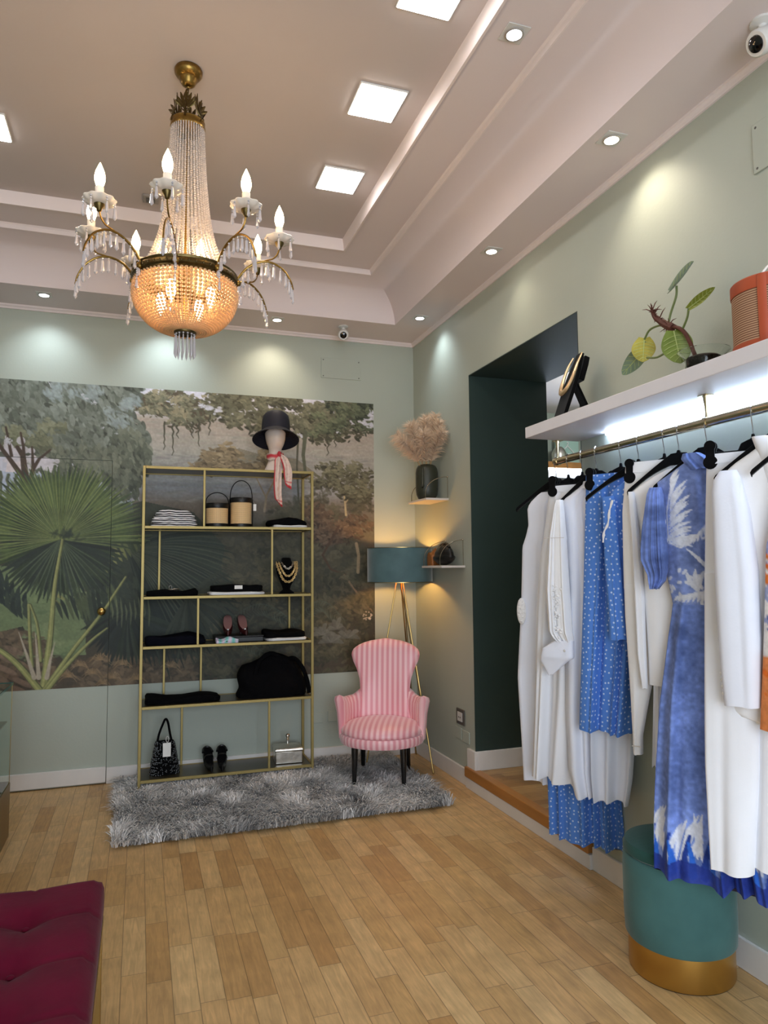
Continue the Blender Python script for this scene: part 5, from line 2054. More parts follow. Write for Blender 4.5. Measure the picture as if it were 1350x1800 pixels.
for sx in (-1, 1):
    for sy in (-1, 1):
        MB().box(sx * (W2 - .004) - .012, sx * (W2 - .004) + .012, sy * (D2 - .10) - .012, sy * (D2 - .10) + .012, 0, .322).build('leg', 'lamp_brass', bn, bevel=.002)

# ================================================================== glass display case, left edge
mat('case_glass', (236, 246, 242), .02, trans=1.0, ior=1.08, noise=(2, .01))
mat('glass_edge', (60, 160, 150), .1, trans=.5, noise=(10, .05))
mat('case_bronze', (142, 122, 84), .4, metal=.8, noise=(7, .08))
mat('case_lining', (86, 92, 98), .7, noise=(6, .04))
VX1, VY1 = -2.838, -.887
vt = thing('display_case', 'glass display case on a bronze base, cut by the left edge', 'display case', (VX1 - .45, VY1 - .55, 0))
w_, d_ = .45, .55
MB().box(-w_, w_, -d_, d_, 0, .300).build('base', 'case_bronze', vt, bevel=.003)
MB().box(-w_ + .01, w_ - .01, -d_ + .01, d_ - .01, .3005, .306).build('lining', 'case_lining', vt)
gl = MB()
g = .006
for x in (-w_ + .004, w_ - .004 - g):
    gl.box(x, x + g, -d_ + .004, d_ - .004, .306, .848)
for y in (-d_ + .004, d_ - .004 - g):
    gl.box(-w_ + .011, w_ - .011, y, y + g, .306, .848)
gl.build('glass_wall', 'case_glass', vt, smooth=False)
top = MB().box(-w_, w_, -d_, d_, .849, .858).build('glass_top', 'case_glass', vt, smooth=False)
e = MB()
for s_ in (-1, 1):
    e.box(-w_ - .0005, w_ + .0005, s_ * d_ - .0012, s_ * d_ + .0012, .848, .8595)
    e.box(s_ * w_ - .0012, s_ * w_ + .0012, -d_, d_, .848, .8595)
e.build('top_edge', 'glass_edge', top, smooth=False)
fr = MB()
for sx in (-1, 1):
    for sy in (-1, 1):
        fr.box(sx * (w_ - .006) - .003, sx * (w_ - .006) + .003, sy * (d_ - .006) - .003, sy * (d_ - .006) + .003, .3, .849)
fr.build('corner_strip', 'lamp_brass', vt, smooth=False)
MB().box(-w_ + .03, w_ - .025, -d_ + .03, d_ - .03, .640, .648).build('inner_shelf', 'shelf_gold', vt, bevel=.001)
tag(slab(.24, .30, .045, 81, lump=.3).build('folded_scarf', 'case_lining', loc=(VX1 - .17, VY1 - .26, .649), angle=70), 'folded grey scarf inside the glass display case', 'folded garment')

# ================================================================== long wall shelf with light strip and clothes rail
mat('rail_metal', (206, 190, 158), .2, metal=1.0, noise=(30, .06))
mat('shelf_lacquer', (226, 224, 230), .4, noise=(10, .02))
mat('led_strip', (255, 255, 255), .5, emit=((206, 226, 255), 50))
mat('hanger_velvet', (7, 7, 8), .9, noise=(50, .2), sheen=.15, spec=.15)
mat('hook_metal', (196, 196, 200), .25, metal=1.0, noise=(30, .05))
WZ0, WZ1, WXF, WY0, WY1 = 2.147, 2.204, -.316, -2.362, -5.1
ws = thing('display_shelf', 'long white wall shelf over the clothes rail with a light strip underneath', 'shelf', (0, (WY0 + WY1) / 2, WZ0))
ym = ws.location.y
MB().box(WXF, -.001, WY1 - ym, WY0 - ym, 0, WZ1 - WZ0).build('board', 'shelf_lacquer', ws, bevel=.003)
MB().box(-.022, -.006, WY1 + .1 - ym, -2.62 - ym, -.014, -.001).build('light_strip', 'led_strip', ws, smooth=False)
RX, RZ = -.126, 2.040
rl = thing('clothes_rail', 'round brass-coloured clothes rail hung under the long white shelf', 'clothes rail', (RX, ym, RZ))
b = MB()
b.tube([(0, -2.335 - ym, 0), (0, WY1 + .1 - ym, 0)], .0185, n=18)
b.ball((0, -2.333 - ym, 0), (.0185, .006, .0185), 14, 6)
b.build('bar', 'rail_metal', rl)
for y in (-2.36, -3.385, -4.42):
    b = MB()
    b.box(-.020, .020, y - ym - .022, y - ym + .022, WZ0 - RZ - .0045, WZ0 - RZ - .0005)
    b.tube([(0, y - ym, .010), (0, y - ym, WZ0 - RZ - .003)], .0045, n=8)
    b.lathe([(.004, .035), (.010, .085), (.012, WZ0 - RZ - .004)], c=(0, y - ym, 0), n=12)
    b.tube([(0, y - ym - .010, 0), (0, y - ym + .010, 0)], .0215, n=18)
    b.build('bracket', 'rail_metal', rl)

ANG = math.radians(56)
# place along the rail for every hanger (y) and half length of its arms
HANG = dict(A=(-2.337, .225), P=(-2.450, .06), B=(-2.569, .15), C=(-2.684, .19), D=(-2.865, .14), E=(-2.986, .235), F=(-3.147, .14), G=(-3.230, .205), H=(-3.379, .20), I=(-3.597, .14), J=(-3.706, .205), K=(-3.858, .20))
HLAB = dict(A='black velvet hanger with its bare arm showing, farthest one, by the dark doorway', P='black hanger second from the doorway, carrying the long dotted skirt', B='black clip hanger second in from the doorway, clipped to the pleated white skirt', C='black hanger inside the white cuffed shirt dress', D='black clip hanger holding the blue dotted skirt', E='black hanger whose bare arm crosses in front of the blue dotted skirt', F='black clip hanger holding the white tapered trousers', G='black hanger inside the white sleeveless vest', H='black hanger inside the blue bird-print dress', I='black clip hanger holding the long white wide-leg trousers', J='black hanger inside the white blazer', K='black hanger whose arm end shows against the blazer lapel, right edge')


def hanger(k):
    y, L_ = HANG[k]
    clip = k in 'PBDFI'
    t = thing('clothes_hanger', HLAB[k], 'hanger', (RX, y, 1.80), -ANG, 'black hangers on the rail')
    z0 = 1.80
    b = MB()
    R_ = .0225
    P = [(0, R_ * math.cos(a), RZ - z0 + R_ * math.sin(a)) for a in np.linspace(-.5, PI, 16)]
    P += [(0, -R_, RZ - z0 - .012), (0, -.012, RZ - z0 - .040), (0, 0, RZ - z0 - .062), (0, 0, 1.955 - z0)]
    b.tube(P, .0019, n=6)
    b.build('hook', 'hook_metal', t)
    b = MB()
    if clip:
        b.prism([(-L_ - .012, .105), (-.05, .105), (-.040, .128), (-.018, .138), (-.007, .142), (-.005, .158), (.005, .158), (.007, .142), (.018, .138), (.040, .128), (.05, .105), (L_ + .012, .105), (L_ + .012, .120), (.055, .122), (-.055, .122), (-L_ - .012, .120)][:12] + [(L_ + .012, .086), (-L_ - .012, .086)], 1, -.006, .006)
    else:
        up, dn = [], []
        for i in range(13):
            x = .034 + (L_ - .034) * i / 12
            q = (x - .034) / (L_ - .034)
            up.append((x, .142 - .128 * q ** 1.05))
            dn.append((x, .100 - .104 * q ** 1.0 + .012 * math.sin(PI * q)))
        poly = [(-.005, .158), (.005, .158), (.008, .148), (.030, .146)] + up + [(L_ + .006, .004), (L_ + .002, -.012)] + dn[::-1]
        poly += [(-x, z) for x, z in dn] + [(-(L_ + .002), -.012), (-(L_ + .006), .004)] + [(-x, z) for x, z in up[::-1]] + [(-.030, .146), (-.008, .148)]
        b.prism(poly, 1, -.0085, .0085)
    b.build('body', 'hanger_velvet', t, bevel=.003)
    if clip:
        for sx in (-1, 1):
            c = MB()
            for sy in (-1, 1):
                c.box(sx * L_ - .015, sx * L_ + .015, sy * .013 - .005, sy * .013 + .005, .066, .128)
                c.tube([(sx * L_, sy * .013 - .0055, .128), (sx * L_, sy * .013 + .0055, .128)], .020, n=16)
                c.tube([(sx * L_, sy * .013 - .0055, .068), (sx * L_, sy * .013 + .0055, .068)], .025, n=16)
            c.build('clip', 'hanger_velvet', t, bevel=.001)
    return t


for k in HANG:
    hanger(k)

# ------------------------------------------------------------------ cloth
mat('white_linen', (238, 238, 240), .82, noise=(9, .02), bump=(220, .06), sheen=.1, spec=.25)
mat('cream_linen', (234, 236, 242), .82, noise=(9, .02), bump=(220, .06), sheen=.1, spec=.25)
mat('white_poplin', (230, 234, 246), .7, noise=(9, .02), bump=(120, .05), spec=.3)
mat('ivory_chiffon', (232, 234, 240), .75, noise=(6, .03), bump=(150, .05), spec=.2)
mat('pearl', (214, 208, 200), .2, noise=(30, .05), coat=.4)
mat('print_cloth', (128, 128, 128), .82, attr='paint', noise=(60, .16), bump=(260, .08), sheen=.1, spec=.2)


def polka(name, base, dot, scale, r):
    m = mat(name, base, .75, sheen=.1, spec=.25)
    nt = m.node_tree
    N, L = nt.nodes.new, nt.links.new
    tc = N('ShaderNodeTexCoord')
    v = N('ShaderNodeTexVoronoi')
    v.voronoi_dimensions = '2D'
    v.inputs['Scale'].default_value = scale
    v.inputs['Randomness'].default_value = .62
    L(tc.outputs['UV'], v.inputs['Vector'])
    mr = N('ShaderNodeMapRange')
    mr.interpolation_type = 'SMOOTHSTEP'
    mr.inputs[1].default_value, mr.inputs[2].default_value, mr.inputs[3].default_value, mr.inputs[4].default_value = r * .75, r * 1.15, 1, 0
    L(v.outputs['Distance'], mr.inputs[0])
    mx = N('ShaderNodeMix')
    mx.data_type = 'RGBA'
    L(mr.outputs[0], mx.inputs[0])
    mx.inputs[6].default_value = lin(base) + (1,)
    mx.inputs[7].default_value = lin(dot) + (1,)
    L(mx.outputs[2], nt.nodes['Principled BSDF'].inputs['Base Color'])


polka('dotted_blue', (84, 132, 212), (196, 214, 244), 40, .17)


def drape(rows, seed, folds=5, n=64, nz=70, y0=0.0, round_=.5, hem=.004, print_=None, collapse=True, zoff=0.0, drift=.8):
    """hanging cloth: rows (z, left, right, half depth, fold size[, push outwards]) from the top down; a closed, folded tube"""
    r = np.random.default_rng(seed)
    wa, wp, wq = r.uniform(.05, .11, 3), r.uniform(0, 6.28, 3), (1.0, 1.7, 2.6)
    ph = r.uniform(0, 6.28, 6)
    rows = sorted(rows, key=lambda q: q[0])
    zs = [q[0] for q in rows]
    z_hi, z_lo = zs[-1], zs[0]
    rings, uvs, cols = [], [], []
    for i in range(nz + 1):
        z = z_hi + (z_lo - z_hi) * i / nz
        xl, xr, d, f = [float(np.interp(z, zs, [q[k] for q in rows])) for k in (1, 2, 3, 4)]
        yo = float(np.interp(z, zs, [q[5] if len(q) > 5 else 0.0 for q in rows]))
        f *= 1.6
        ring = []
        for j in range(2 * n):
            front = j < n
            s = j / (n - 1) if front else (2 * n - 1 - j) / (n - 1)
            x = xl + (xr - xl) * s
            e = (max(0, 1 - abs(2 * s - 1) ** 4)) ** round_
            sw = s + sum(wa[q] / wq[q] * math.sin(2 * PI * wq[q] * s + wp[q]) for q in range(3))
            w1 = math.sin(2 * PI * folds * sw + ph[0] + drift * .5 * math.sin(z * 2.3 + ph[1]))
            w2 = math.sin(2 * PI * folds * .47 * sw + ph[2] + drift * z * 1.3)
            w3 = math.sin(2 * PI * folds * 1.9 * sw + ph[3] + 1.1 * z)
            wave = f * (.62 * w1 + .45 * w2 + .16 * w3)
            sharp = f * .22 * math.sin(2 * (2 * PI * folds * sw + ph[0]))
            y = y0 - yo + (-d * e if front else d * e) + (wave + sharp) * (1 if front else .7) * (.35 + .65 * e)
            zz = z + (hem * .5 * (w1 + .8 * w2) * (i / nz) ** 6 if i > nz * .7 else 0)
            x += .15 * f * math.sin(z * 6 + ph[4]) * (1 - e)
            ring.append((x, y, zz - zoff))
            if print_ is not None:
                cols.append(print_(x if front else -x, z))
        for o_, side in ((0, ring[:n]), (1.7, ring[n:][::-1])):
            acc = [0.0]
            for p, q in zip(side[:-1], side[1:]):
                acc.append(acc[-1] + math.hypot(q[0] - p[0], q[1] - p[1]))
            row = [(c - acc[n // 2] + o_, z) for c in acc]
            uvs += row if not o_ else row[::-1]
        rings.append(ring)
    b = MB()
    b.loft(rings, uvs=uvs, cols=cols if print_ is not None else None)
    return b


def garment(k, name, label, cat, z0):
    y, _ = HANG[k]
    t = thing(name, label, cat, (RX, y, z0), -ANG)
    t['_z'] = z0
    del t['_z']
    return t


def gbuild(b, name, m, t, angle=75, colors=False):
    return b.build(name, m, t, angle=angle, uv=True, colors=colors)


# A sleeveless white dress
z0 = .40
t = garment('A', 'sleeveless_dress', 'sleeveless white dress at the doorway end of the rail, with a lace pocket', 'dress', z0)
gbuild(drape([(1.885, -.090, .090, .014, 0), (1.845, -.140, .130, .020, .001), (1.81, -.166, .140, .024, .002), (1.715, -.163, .140, .028, .004), (1.66, -.178, .145, .030, .004), (1.603, -.201, .15, .03, .005), (1.272, -.217, .15, .032, .008), (1.02, -.235, .15, .034, .010), (.914, -.242, .15, .034, .012), (.40, -.222, .15, .036, .014)], 101, 4, zoff=z0), 'body', 'white_poplin', t)
mat('lace_white', (240, 240, 242), .8, noise=(60, .06), bump=(90, .9))
b = MB()
b.ball((-.200, -.028, 1.265 - z0), (.027, .012, .070), 16, 10)
b.build('lace_pocket', 'lace_white', t)

# P long dotted skirt hanging behind the white pieces
z0 = .175
t = garment('P', 'dotted_maxi_skirt', 'longest blue dotted skirt, its hem showing below the white dresses', 'skirt', z0)
gbuild(drape([(1.90, -.06, .10, .020, .002), (1.5, -.075, .12, .024, .008), (.95, -.125, .17, .030, .016), (.62, -.165, .205, .030, .018), (.42, -.155, .215, .030, .019), (z0, -.158, .222, .031, .020)], 102, 4.5, hem=.008, zoff=z0), 'body', 'dotted_blue', t)

# B pleated ivory skirt
z0 = .462
t = garment('B', 'pleated_skirt', 'ivory white pleated long skirt clipped to a hanger, left of the cuffed sleeve', 'skirt', z0)
gbuild(drape([(1.896, -.166, .13, .014, .001), (1.85, -.176, .13, .018, .003), (1.538, -.234, .14, .026, .010), (1.25, -.260, .14, .030, .015), (.85, -.285, .10, .034, .020), (z0, -.303, .02, .036, .024)], 103, 3.2, hem=.008, zoff=z0), 'body', 'ivory_chiffon', t)
gbuild(drape([(1.897, -.168, .13, .017, 0), (1.862, -.172, .13, .0195, .001)], 104, 2, nz=6, zoff=z0), 'waistband', 'ivory_chiffon', t)

# C white shirt dress with a cuffed sleeve
z0 = .435
t = garment('C', 'shirt_dress', 'white shirt dress with a long gathered sleeve and buttoned cuff, second white dress layer', 'dress', z0)
gbuild(drape([(1.890, -.070, .07, .014, 0), (1.862, -.100, .10, .020, .001), (1.815, -.180, .14, .026, .002), (1.70, -.165, .14, .030, .003), (1.40, -.16, .14, .03, .006), (1.1, -.18, .14, .03, .012), (.80, -.19, .14, .03, .018), (.55, -.18, .12, .03, .021), (z0, -.150, .10, .03, .022)], 105, 4, hem=.010, zoff=z0), 'body', 'white_poplin', t)
gbuild(drape([(1.90, -.065, .03, .022, .002), (1.865, -.075, .04, .028, .002)], 106, 1, nz=8, zoff=z0), 'collar', 'white_poplin', t)
sl = gbuild(drape([(1.815, -.182, -.150, .018, 0), (1.79, -.190, -.148, .026, .001), (1.637, -.223, -.138, .032, .003), (1.388, -.248, -.130, .034, .005), (1.19, -.240, -.122, .033, .008), (1.165, -.222, -.118, .028, .009), (1.146, -.203, -.118, .022, .008)], 107, 3, y0=-.052, zoff=z0), 'sleeve', 'white_linen', t)
cf = gbuild(drape([(1.150, -.205, -.116, .024, .001), (1.108, -.271, -.116, .026, .001), (1.070, -.280, -.116, .026, .001), (1.050, -.284, -.150, .020, 0), (.985, -.245, -.225, .006, 0)], 108, 1, y0=-.052, nz=30, zoff=z0, round_=.35), 'cuff', 'white_poplin', sl)
b = MB()
b.ball((-.150, -.0805, 1.105 - z0), (.006, .003, .006), 10, 6)
b.build('button', 'pearl', cf)
b = MB()
r6 = np.random.default_rng(77)
for q in range(46):
    zz_ = 1.405 - .235 * q / 45 + r6.normal(0, .006)
    xx_ = -.185 + (.020 if q < 14 else .008) * r6.normal(0, 1) + .012 * math.sin(q * .5)
    b.ball((xx_, -.0860, zz_ - z0), (r6.uniform(.004, .009), .0025, r6.uniform(.003, .007)), 8, 4)
tag(b.build('lace_applique', 'lace_white', sl), kind='stuff')
MB().box(-.235, -.135, -.0865, -.0855, 1.632 - z0, 1.6345 - z0).build('sleeve_seam', 'pearl', sl)

# D dotted skirt
z0 = .762
t = garment('D', 'dotted_skirt', 'blue dotted skirt clipped to a hanger, beside the cuffed white sleeve', 'skirt', z0)
gbuild(drape([(1.914, -.161, .14, .014, .001), (1.86, -.164, .14, .020, .004), (1.746, -.170, .14, .024, .008), (1.27, -.201, .08, .030, .015), (z0, -.226, .01, .034, .018)], 109, 3, hem=.008, zoff=z0), 'body', 'dotted_blue', t)
gbuild(drape([(1.915, -.163, .14, .017, 0), (1.890, -.165, .14, .019, 0)], 110, 2, nz=5, zoff=z0), 'waistband', 'dotted_blue', t)

# E dotted dress with sleeve and white edging
z0 = 1.02
t = garment('E', 'dotted_dress', 'blue dotted dress with a straight sleeve and white edging, behind the white trousers', 'dress', z0)
gbuild(drape([(1.87, -.06, .07, .016, 0), (1.83, -.115, .12, .022, .001), (1.79, -.148, .15, .026, .002), (1.62, -.130, .15, .03, .004), (1.2, -.09, .14, .03, .009), (z0, -.03, .14, .03, .014)], 111, 3, zoff=z0), 'body', 'dotted_blue', t)
gbuild(drape([(1.80, -.150, -.095, .012, 0), (1.70, -.150, -.090, .020, .001), (1.508, -.147, -.078, .024, .002), (1.315, -.137, -.070, .024, .003), (1.183, -.136, -.062, .022, .003)], 112, 2, y0=-.040, zoff=z0), 'sleeve', 'dotted_blue', t)
b = MB()
b.tube(curve_pts([(-.098, -.062, 1.782 - z0), (-.112, -.064, 1.735 - z0), (-.120, -.066, 1.68 - z0), (-.138, -.066, 1.645 - z0), (-.144, -.066, 1.60 - z0)], 20), [.0045 + .0015 * math.sin(i * 1.3) for i in range(20)], n=6, flat=.4)
b.build('ruffle_edge', 'white_linen', t)

# F white trousers
z0 = .727
t = garment('F', 'white_trousers', 'white tapered trousers clipped to a hanger, left of the sleeveless vest', 'trousers', z0)
gbuild(drape([(1.930, -.158, .14, .012, 0), (1.86, -.166, .14, .020, .001), (1.725, -.182, .14, .026, .002), (1.50, -.185, .14, .028, .003), (1.40, -.185, .14, .028, .004)], 113, 2, nz=30, zoff=z0), 'hips', 'white_linen', t)
gbuild(drape([(1.42, -.185, -.01, .026, .003), (1.29, -.185, -.02, .028, .003), (.947, -.172, -.10, .026, .003), (.80, -.168, -.130, .024, .002), (z0, -.167, -.132, .024, .001)], 114, 1, zoff=z0), 'trouser_leg', 'white_linen', t)
gbuild(drape([(1.42, -.03, .14, .024, .003), (1.29, -.04, .14, .026, .003), (.947, -.085, .05, .024, .003), (.765, -.085, .02, .024, .002)], 115, 1, y0=.018, zoff=z0), 'trouser_leg', 'white_linen', t)
gbuild(drape([(1.932, -.160, .14, .0145, 0), (1.890, -.164, .14, .021, 0)], 116, 1, nz=5, zoff=z0), 'waistband', 'white_linen', t)
MB().box(-.166, -.130, -.026, -.0245, .762 - z0, .766 - z0).build('hem_seam', 'pearl', t)

# white underlayer with a frilled hem, seen below the vest
# G sleeveless white vest over a long top
z0 = 1.008
t = garment('G', 'sleeveless_vest', 'sleeveless white long vest with a side slit, left of the blue dress', 'vest', z0)
gbuild(drape([(1.885, -.05, .07, .012, 0), (1.862, -.098, .10, .018, 0), (1.83, -.155, .14, .022, .001), (1.80, -.196, .15, .026, .001), (1.775, -.186, .15, .030, .001), (1.60, -.160, .15, .032, .002), (1.37, -.158, .15, .032, .004), (1.14, -.150, .15, .03, .004), (z0 + .015, -.150, .15, .03, .004)], 117, 3, zoff=z0), 'body', 'white_linen', t)
gbuild(drape([(1.802, -.201, -.178, .012, 0), (1.766, -.198, -.170, .020, 0), (1.602, -.190, -.160, .020, .001), (1.37, -.188, -.150, .018, .001), (1.141, -.185, -.152, .016, .001), (z0, -.172, -.150, .010, 0)], 118, 1, y0=-.020, zoff=z0), 'side_panel', 'cream_linen', t)
z1 = .70
t = garment('G', 'long_white_top', 'long white top with a frilled hem hanging inside the sleeveless vest', 'top', z1)
gbuild(drape([(1.40, -.12, .14, .016, .002), (1.0, -.135, .14, .018, .006), (.76, -.145, .14, .018, .011), (z1, -.148, .14, .020, .012)], 119, 7, hem=.010, y0=.004, zoff=z1), 'body', 'white_poplin', t)

# ------------------------------------------------------------------ H blue dress with bird print
HP = 420
hc = Canvas(int(.56 * HP), int(1.66 * HP), (122, 146, 214))
hx = lambda x: (x + .30) * HP
hz = lambda z: (1.94 - z) * HP
rh = np.random.default_rng(33)
mot = value_noise(hc.h, hc.w, 5, 5, rh) * .35 + value_noise(hc.h, hc.w, 14, 18, rh) * .35 + value_noise(hc.h, hc.w, 34, 60, rh) * .6
hc.a *= (.62 + .52 * mot[..., None] * np.array((1.1, 1.0, .85)))
low_ = slice(int(hz(1.35)), hc.h)
hc.a[low_] *= np.array((.90, .94, 1.0))
WHT = (218, 222, 232)


def feather(x, z, ang, ln, wd, col=WHT, a=.95):
    dx, dz = math.cos(ang), math.sin(ang)
    nx, nz_ = -dz, dx
    pts = [(hx(x + dx * ln * t + nx * wd * .8 * math.sin(t * 2.2)), hz(z + dz * ln * t + nz_ * wd * .8 * math.sin(t * 2.2))) for t in np.linspace(0, 1, 7)]
    hc.line(pts, wd * HP, wd * HP * .3, col, a, tip=True)


def wing(x0, z0, x1, z1, n, ln, ang0, ang1, wd=.010):
    for i in range(n):
        t = i / (n - 1)
        feather(x0 + (x1 - x0) * t, z0 + (z1 - z0) * t, ang0 + (ang1 - ang0) * t + rh.normal(0, .08), ln * (.6 + .6 * math.sin(PI * (.2 + .7 * t))) * rh.uniform(.85, 1.15), wd)
    hc.line([(hx(x0), hz(z0)), (hx((x0 + x1) / 2 - .012), hz((z0 + z1) / 2)), (hx(x1), hz(z1))], 3, 2, WHT)


wing(-.150, 1.60, -.128, 1.81, 17, .085, .25, 1.25, .014)
wing(-.150, 1.60, -.100, 1.565, 10, .075, -.1, .5, .013)
for q in range(10):
    feather(-.150 + rh.uniform(0, .06), 1.63 + rh.uniform(-.05, .05), rh.uniform(.2, 1.2), .03, .007)
feather(-.150, 1.585, -.25, .09, .014)
for q in range(9):
    feather(-.085 + q * .006, 1.565 - q * .004, -.85 - .03 * q, .12 + .008 * q, .010)
for q in range(6):
    feather(-.085 + q * .015, 1.57 + .006 * q, .5 + .2 * q, .05, .009)
hc.line([(hx(-.02), hz(1.60)), (hx(.01), hz(1.615)), (hx(.03), hz(1.60))], 4, 3, WHT)
for q in range(14):
    hc.dab(hx(rh.uniform(-.165, -.03)), hz(rh.uniform(1.37, 1.50)), 4.5, 2.6, rh.uniform(0, 3), WHT, .9)
for a_ in (1.9, 1.5, 1.1):
    feather(-.045, 1.40, a_, .085, .018)
for q in range(7):
    feather(-.140 + q * .018, 1.362, .25 + .1 * q, .055, .014)
for q in range(5):
    feather(-.03 + q * .01, 1.33 - .05 * q, 1.4 - .2 * q, .06, .012)
# lower edge: white flames over blue drops and a navy hem
for q in range(34):
    x = -.25 + q * .0145
    top = .53 + .05 * math.sin(q * .9) + rh.normal(0, .015)
    feather(x, .395 + rh.uniform(-.02, .02), 1.35 + rh.normal(0, .25), top - .39, .017)
for q in range(7):
    x = -.235 + q * .066
    hc.line([(hx(x), hz(.36)), (hx(x + .002), hz(.42)), (hx(x + .016), hz(.485))], 13, 4, (40, 66, 150))
    hc.line([(hx(x + .030), hz(.36)), (hx(x + .026), hz(.41)), (hx(x + .012), hz(.46))], 11, 4, (48, 104, 206))
for x in range(hc.w):
    lim = int(hz(.388 + .008 * math.sin(x * .09)))
    hc.a[lim:, x] = hc.a[lim:, x] * .15 + np.array((38, 56, 140)) / 255 * .85
HPAINT = srgb_lin(np.clip(hc.a, 0, 1))


def hpaint(x, z):
    return tuple(HPAINT[min(max(int(hz(z)), 0), hc.h - 1), min(max(int(hx(x)), 0), hc.w - 1)])


z0 = .43
t = garment('H', 'print_dress', 'blue mottled dress with white bird print, puffed sleeve and bright blue hem', 'dress', z0)
gbuild(drape([(1.905, -.074, .06, .022, .001), (1.895, -.080, .07, .026, .001), (1.862, -.13, .11, .030, .001), (1.824, -.190, .16, .034, .002), (1.707, -.172, .16, .036, .003), (1.485, -.170, .15, .036, .003), (1.352, -.148, .14, .036, .003)], 121, 3, n=110, nz=140, print_=hpaint, zoff=z0), 'bodice', 'print_cloth', t, colors=True)
gbuild(drape([(1.356, -.148, .14, .036, .006), (1.30, -.158, .145, .038, .010), (1.223, -.173, .15, .040, .013), (.989, -.195, .17, .040, .018, .05), (.774, -.190, .18, .038, .020, .13), (.572, -.186, .20, .036, .021, .205), (z0, -.181, .23, .034, .022, .25)], 122, 4.2, n=120, nz=240, hem=.010, print_=lambda x, z: hpaint(x - .03, z - .095 * smoothstep(1.2, .43, z)), zoff=z0), 'skirt', 'print_cloth', t, colors=True)
gbuild(drape([(1.80, -.205, -.160, .020, .001), (1.774, -.214, -.155, .034, .002), (1.641, -.238, -.150, .042, .003), (1.560, -.246, -.146, .046, .005), (1.519, -.246, -.145, .046, .006), (1.480, -.230, -.148, .036, .007), (1.464, -.224, -.152, .030, .006), (1.44, -.222, -.158, .028, .005), (1.409, -.216, -.185, .022, .004)], 123, 4, n=60, nz=80, y0=-.045, print_=lambda x, z: hpaint(x * .5 - .05, z - .45), zoff=z0), 'sleeve', 'print_cloth', t, colors=True)
gbuild(drape([(1.925, -.085, -.02, .030, .002), (1.905, -.092, .01, .034, .003), (1.86, -.060, .05, .038, .004)], 124, 2, n=40, nz=14, y0=-.008, print_=lambda x, z: hpaint(x - .05, z - .6), zoff=z0), 'collar', 'print_cloth', t, colors=True)

# I long white wide-leg trousers
z0 = .517
t = garment('I', 'wide_leg_trousers', 'long white wide-leg trousers clipped to a hanger, left of the blazer sleeve', 'trousers', z0)
gbuild(drape([(1.897, -.155, .14, .014, 0), (1.85, -.158, .14, .022, .001), (1.69, -.168, .15, .030, .002), (1.45, -.180, .15, .032, .003)], 125, 2, nz=24, zoff=z0), 'hips', 'cream_linen', t)
gbuild(drape([(1.47, -.179, .0, .030, .003), (1.242, -.187, -.005, .032, .004), (.824, -.178, -.01, .032, .009, .10), (.635, -.163, -.02, .032, .012, .16), (z0, -.154, -.028, .034, .014, .19)], 126, 1.3, zoff=z0, y0=-.006), 'trouser_leg', 'cream_linen', t)
gbuild(drape([(1.47, -.03, .15, .030, .003), (1.242, -.035, .15, .032, .004), (.824, -.04, .16, .030, .008, .10), (.635, -.045, .165, .030, .011, .16), (z0 + .02, -.05, .17, .032, .013, .19)], 127, 1.6, y0=.012, zoff=z0), 'trouser_leg', 'cream_linen', t)
gbuild(drape([(1.898, -.157, .14, .0165, 0), (1.862, -.159, .14, .023, 0)], 128, 1, nz=5, zoff=z0), 'waistband', 'cream_linen', t)

# J white blazer
z0 = .965
t = garment('J', 'blazer', 'white blazer with a buttoned sleeve at the right end of the rail', 'jacket', z0)
gbuild(drape([(1.905, -.060, .07, .030, 0), (1.88, -.095, .10, .034, 0), (1.845, -.150, .15, .040, .001), (1.80, -.196, .17, .042, .001), (1.70, -.190, .17, .044, .002), (1.40, -.19, .16, .044, .003), (1.15, -.205, .16, .044, .003), (.995, -.226, .165, .044, .003), (z0, -.10, .165, .038, .003)], 129, 3, zoff=z0), 'body', 'white_linen', t)
sl = gbuild(drape([(1.82, -.180, -.125, .016, 0), (1.79, -.200, -.110, .030, 0), (1.741, -.207, -.102, .040, .001), (1.682, -.207, -.090, .044, .001), (1.485, -.209, -.073, .046, .002), (1.253, -.206, -.074, .044, .002), (1.119, -.203, -.080, .040, .002), (1.030, -.197, -.085, .036, .001)], 130, 1, y0=-.058, zoff=z0), 'sleeve', 'white_poplin', t)
for q in range(4):
    b = MB()
    b.ball((-.198 + .0012 * q, -.074, 1.135 - .022 * q - z0), (.006, .005, .008), 10, 6)
    b.build('cuff_button', 'pearl', sl)
gbuild(drape([(1.935, -.085, -.03, .020, 0), (1.90, -.075, .04, .040, 0), (1.84, -.060, .06, .050, 0), (1.70, -.03, .04, .050, 0), (1.55, .0, .03, .046, 0)], 131, 1, nz=30, zoff=z0, y0=-.004), 'lapel', 'white_linen', t)

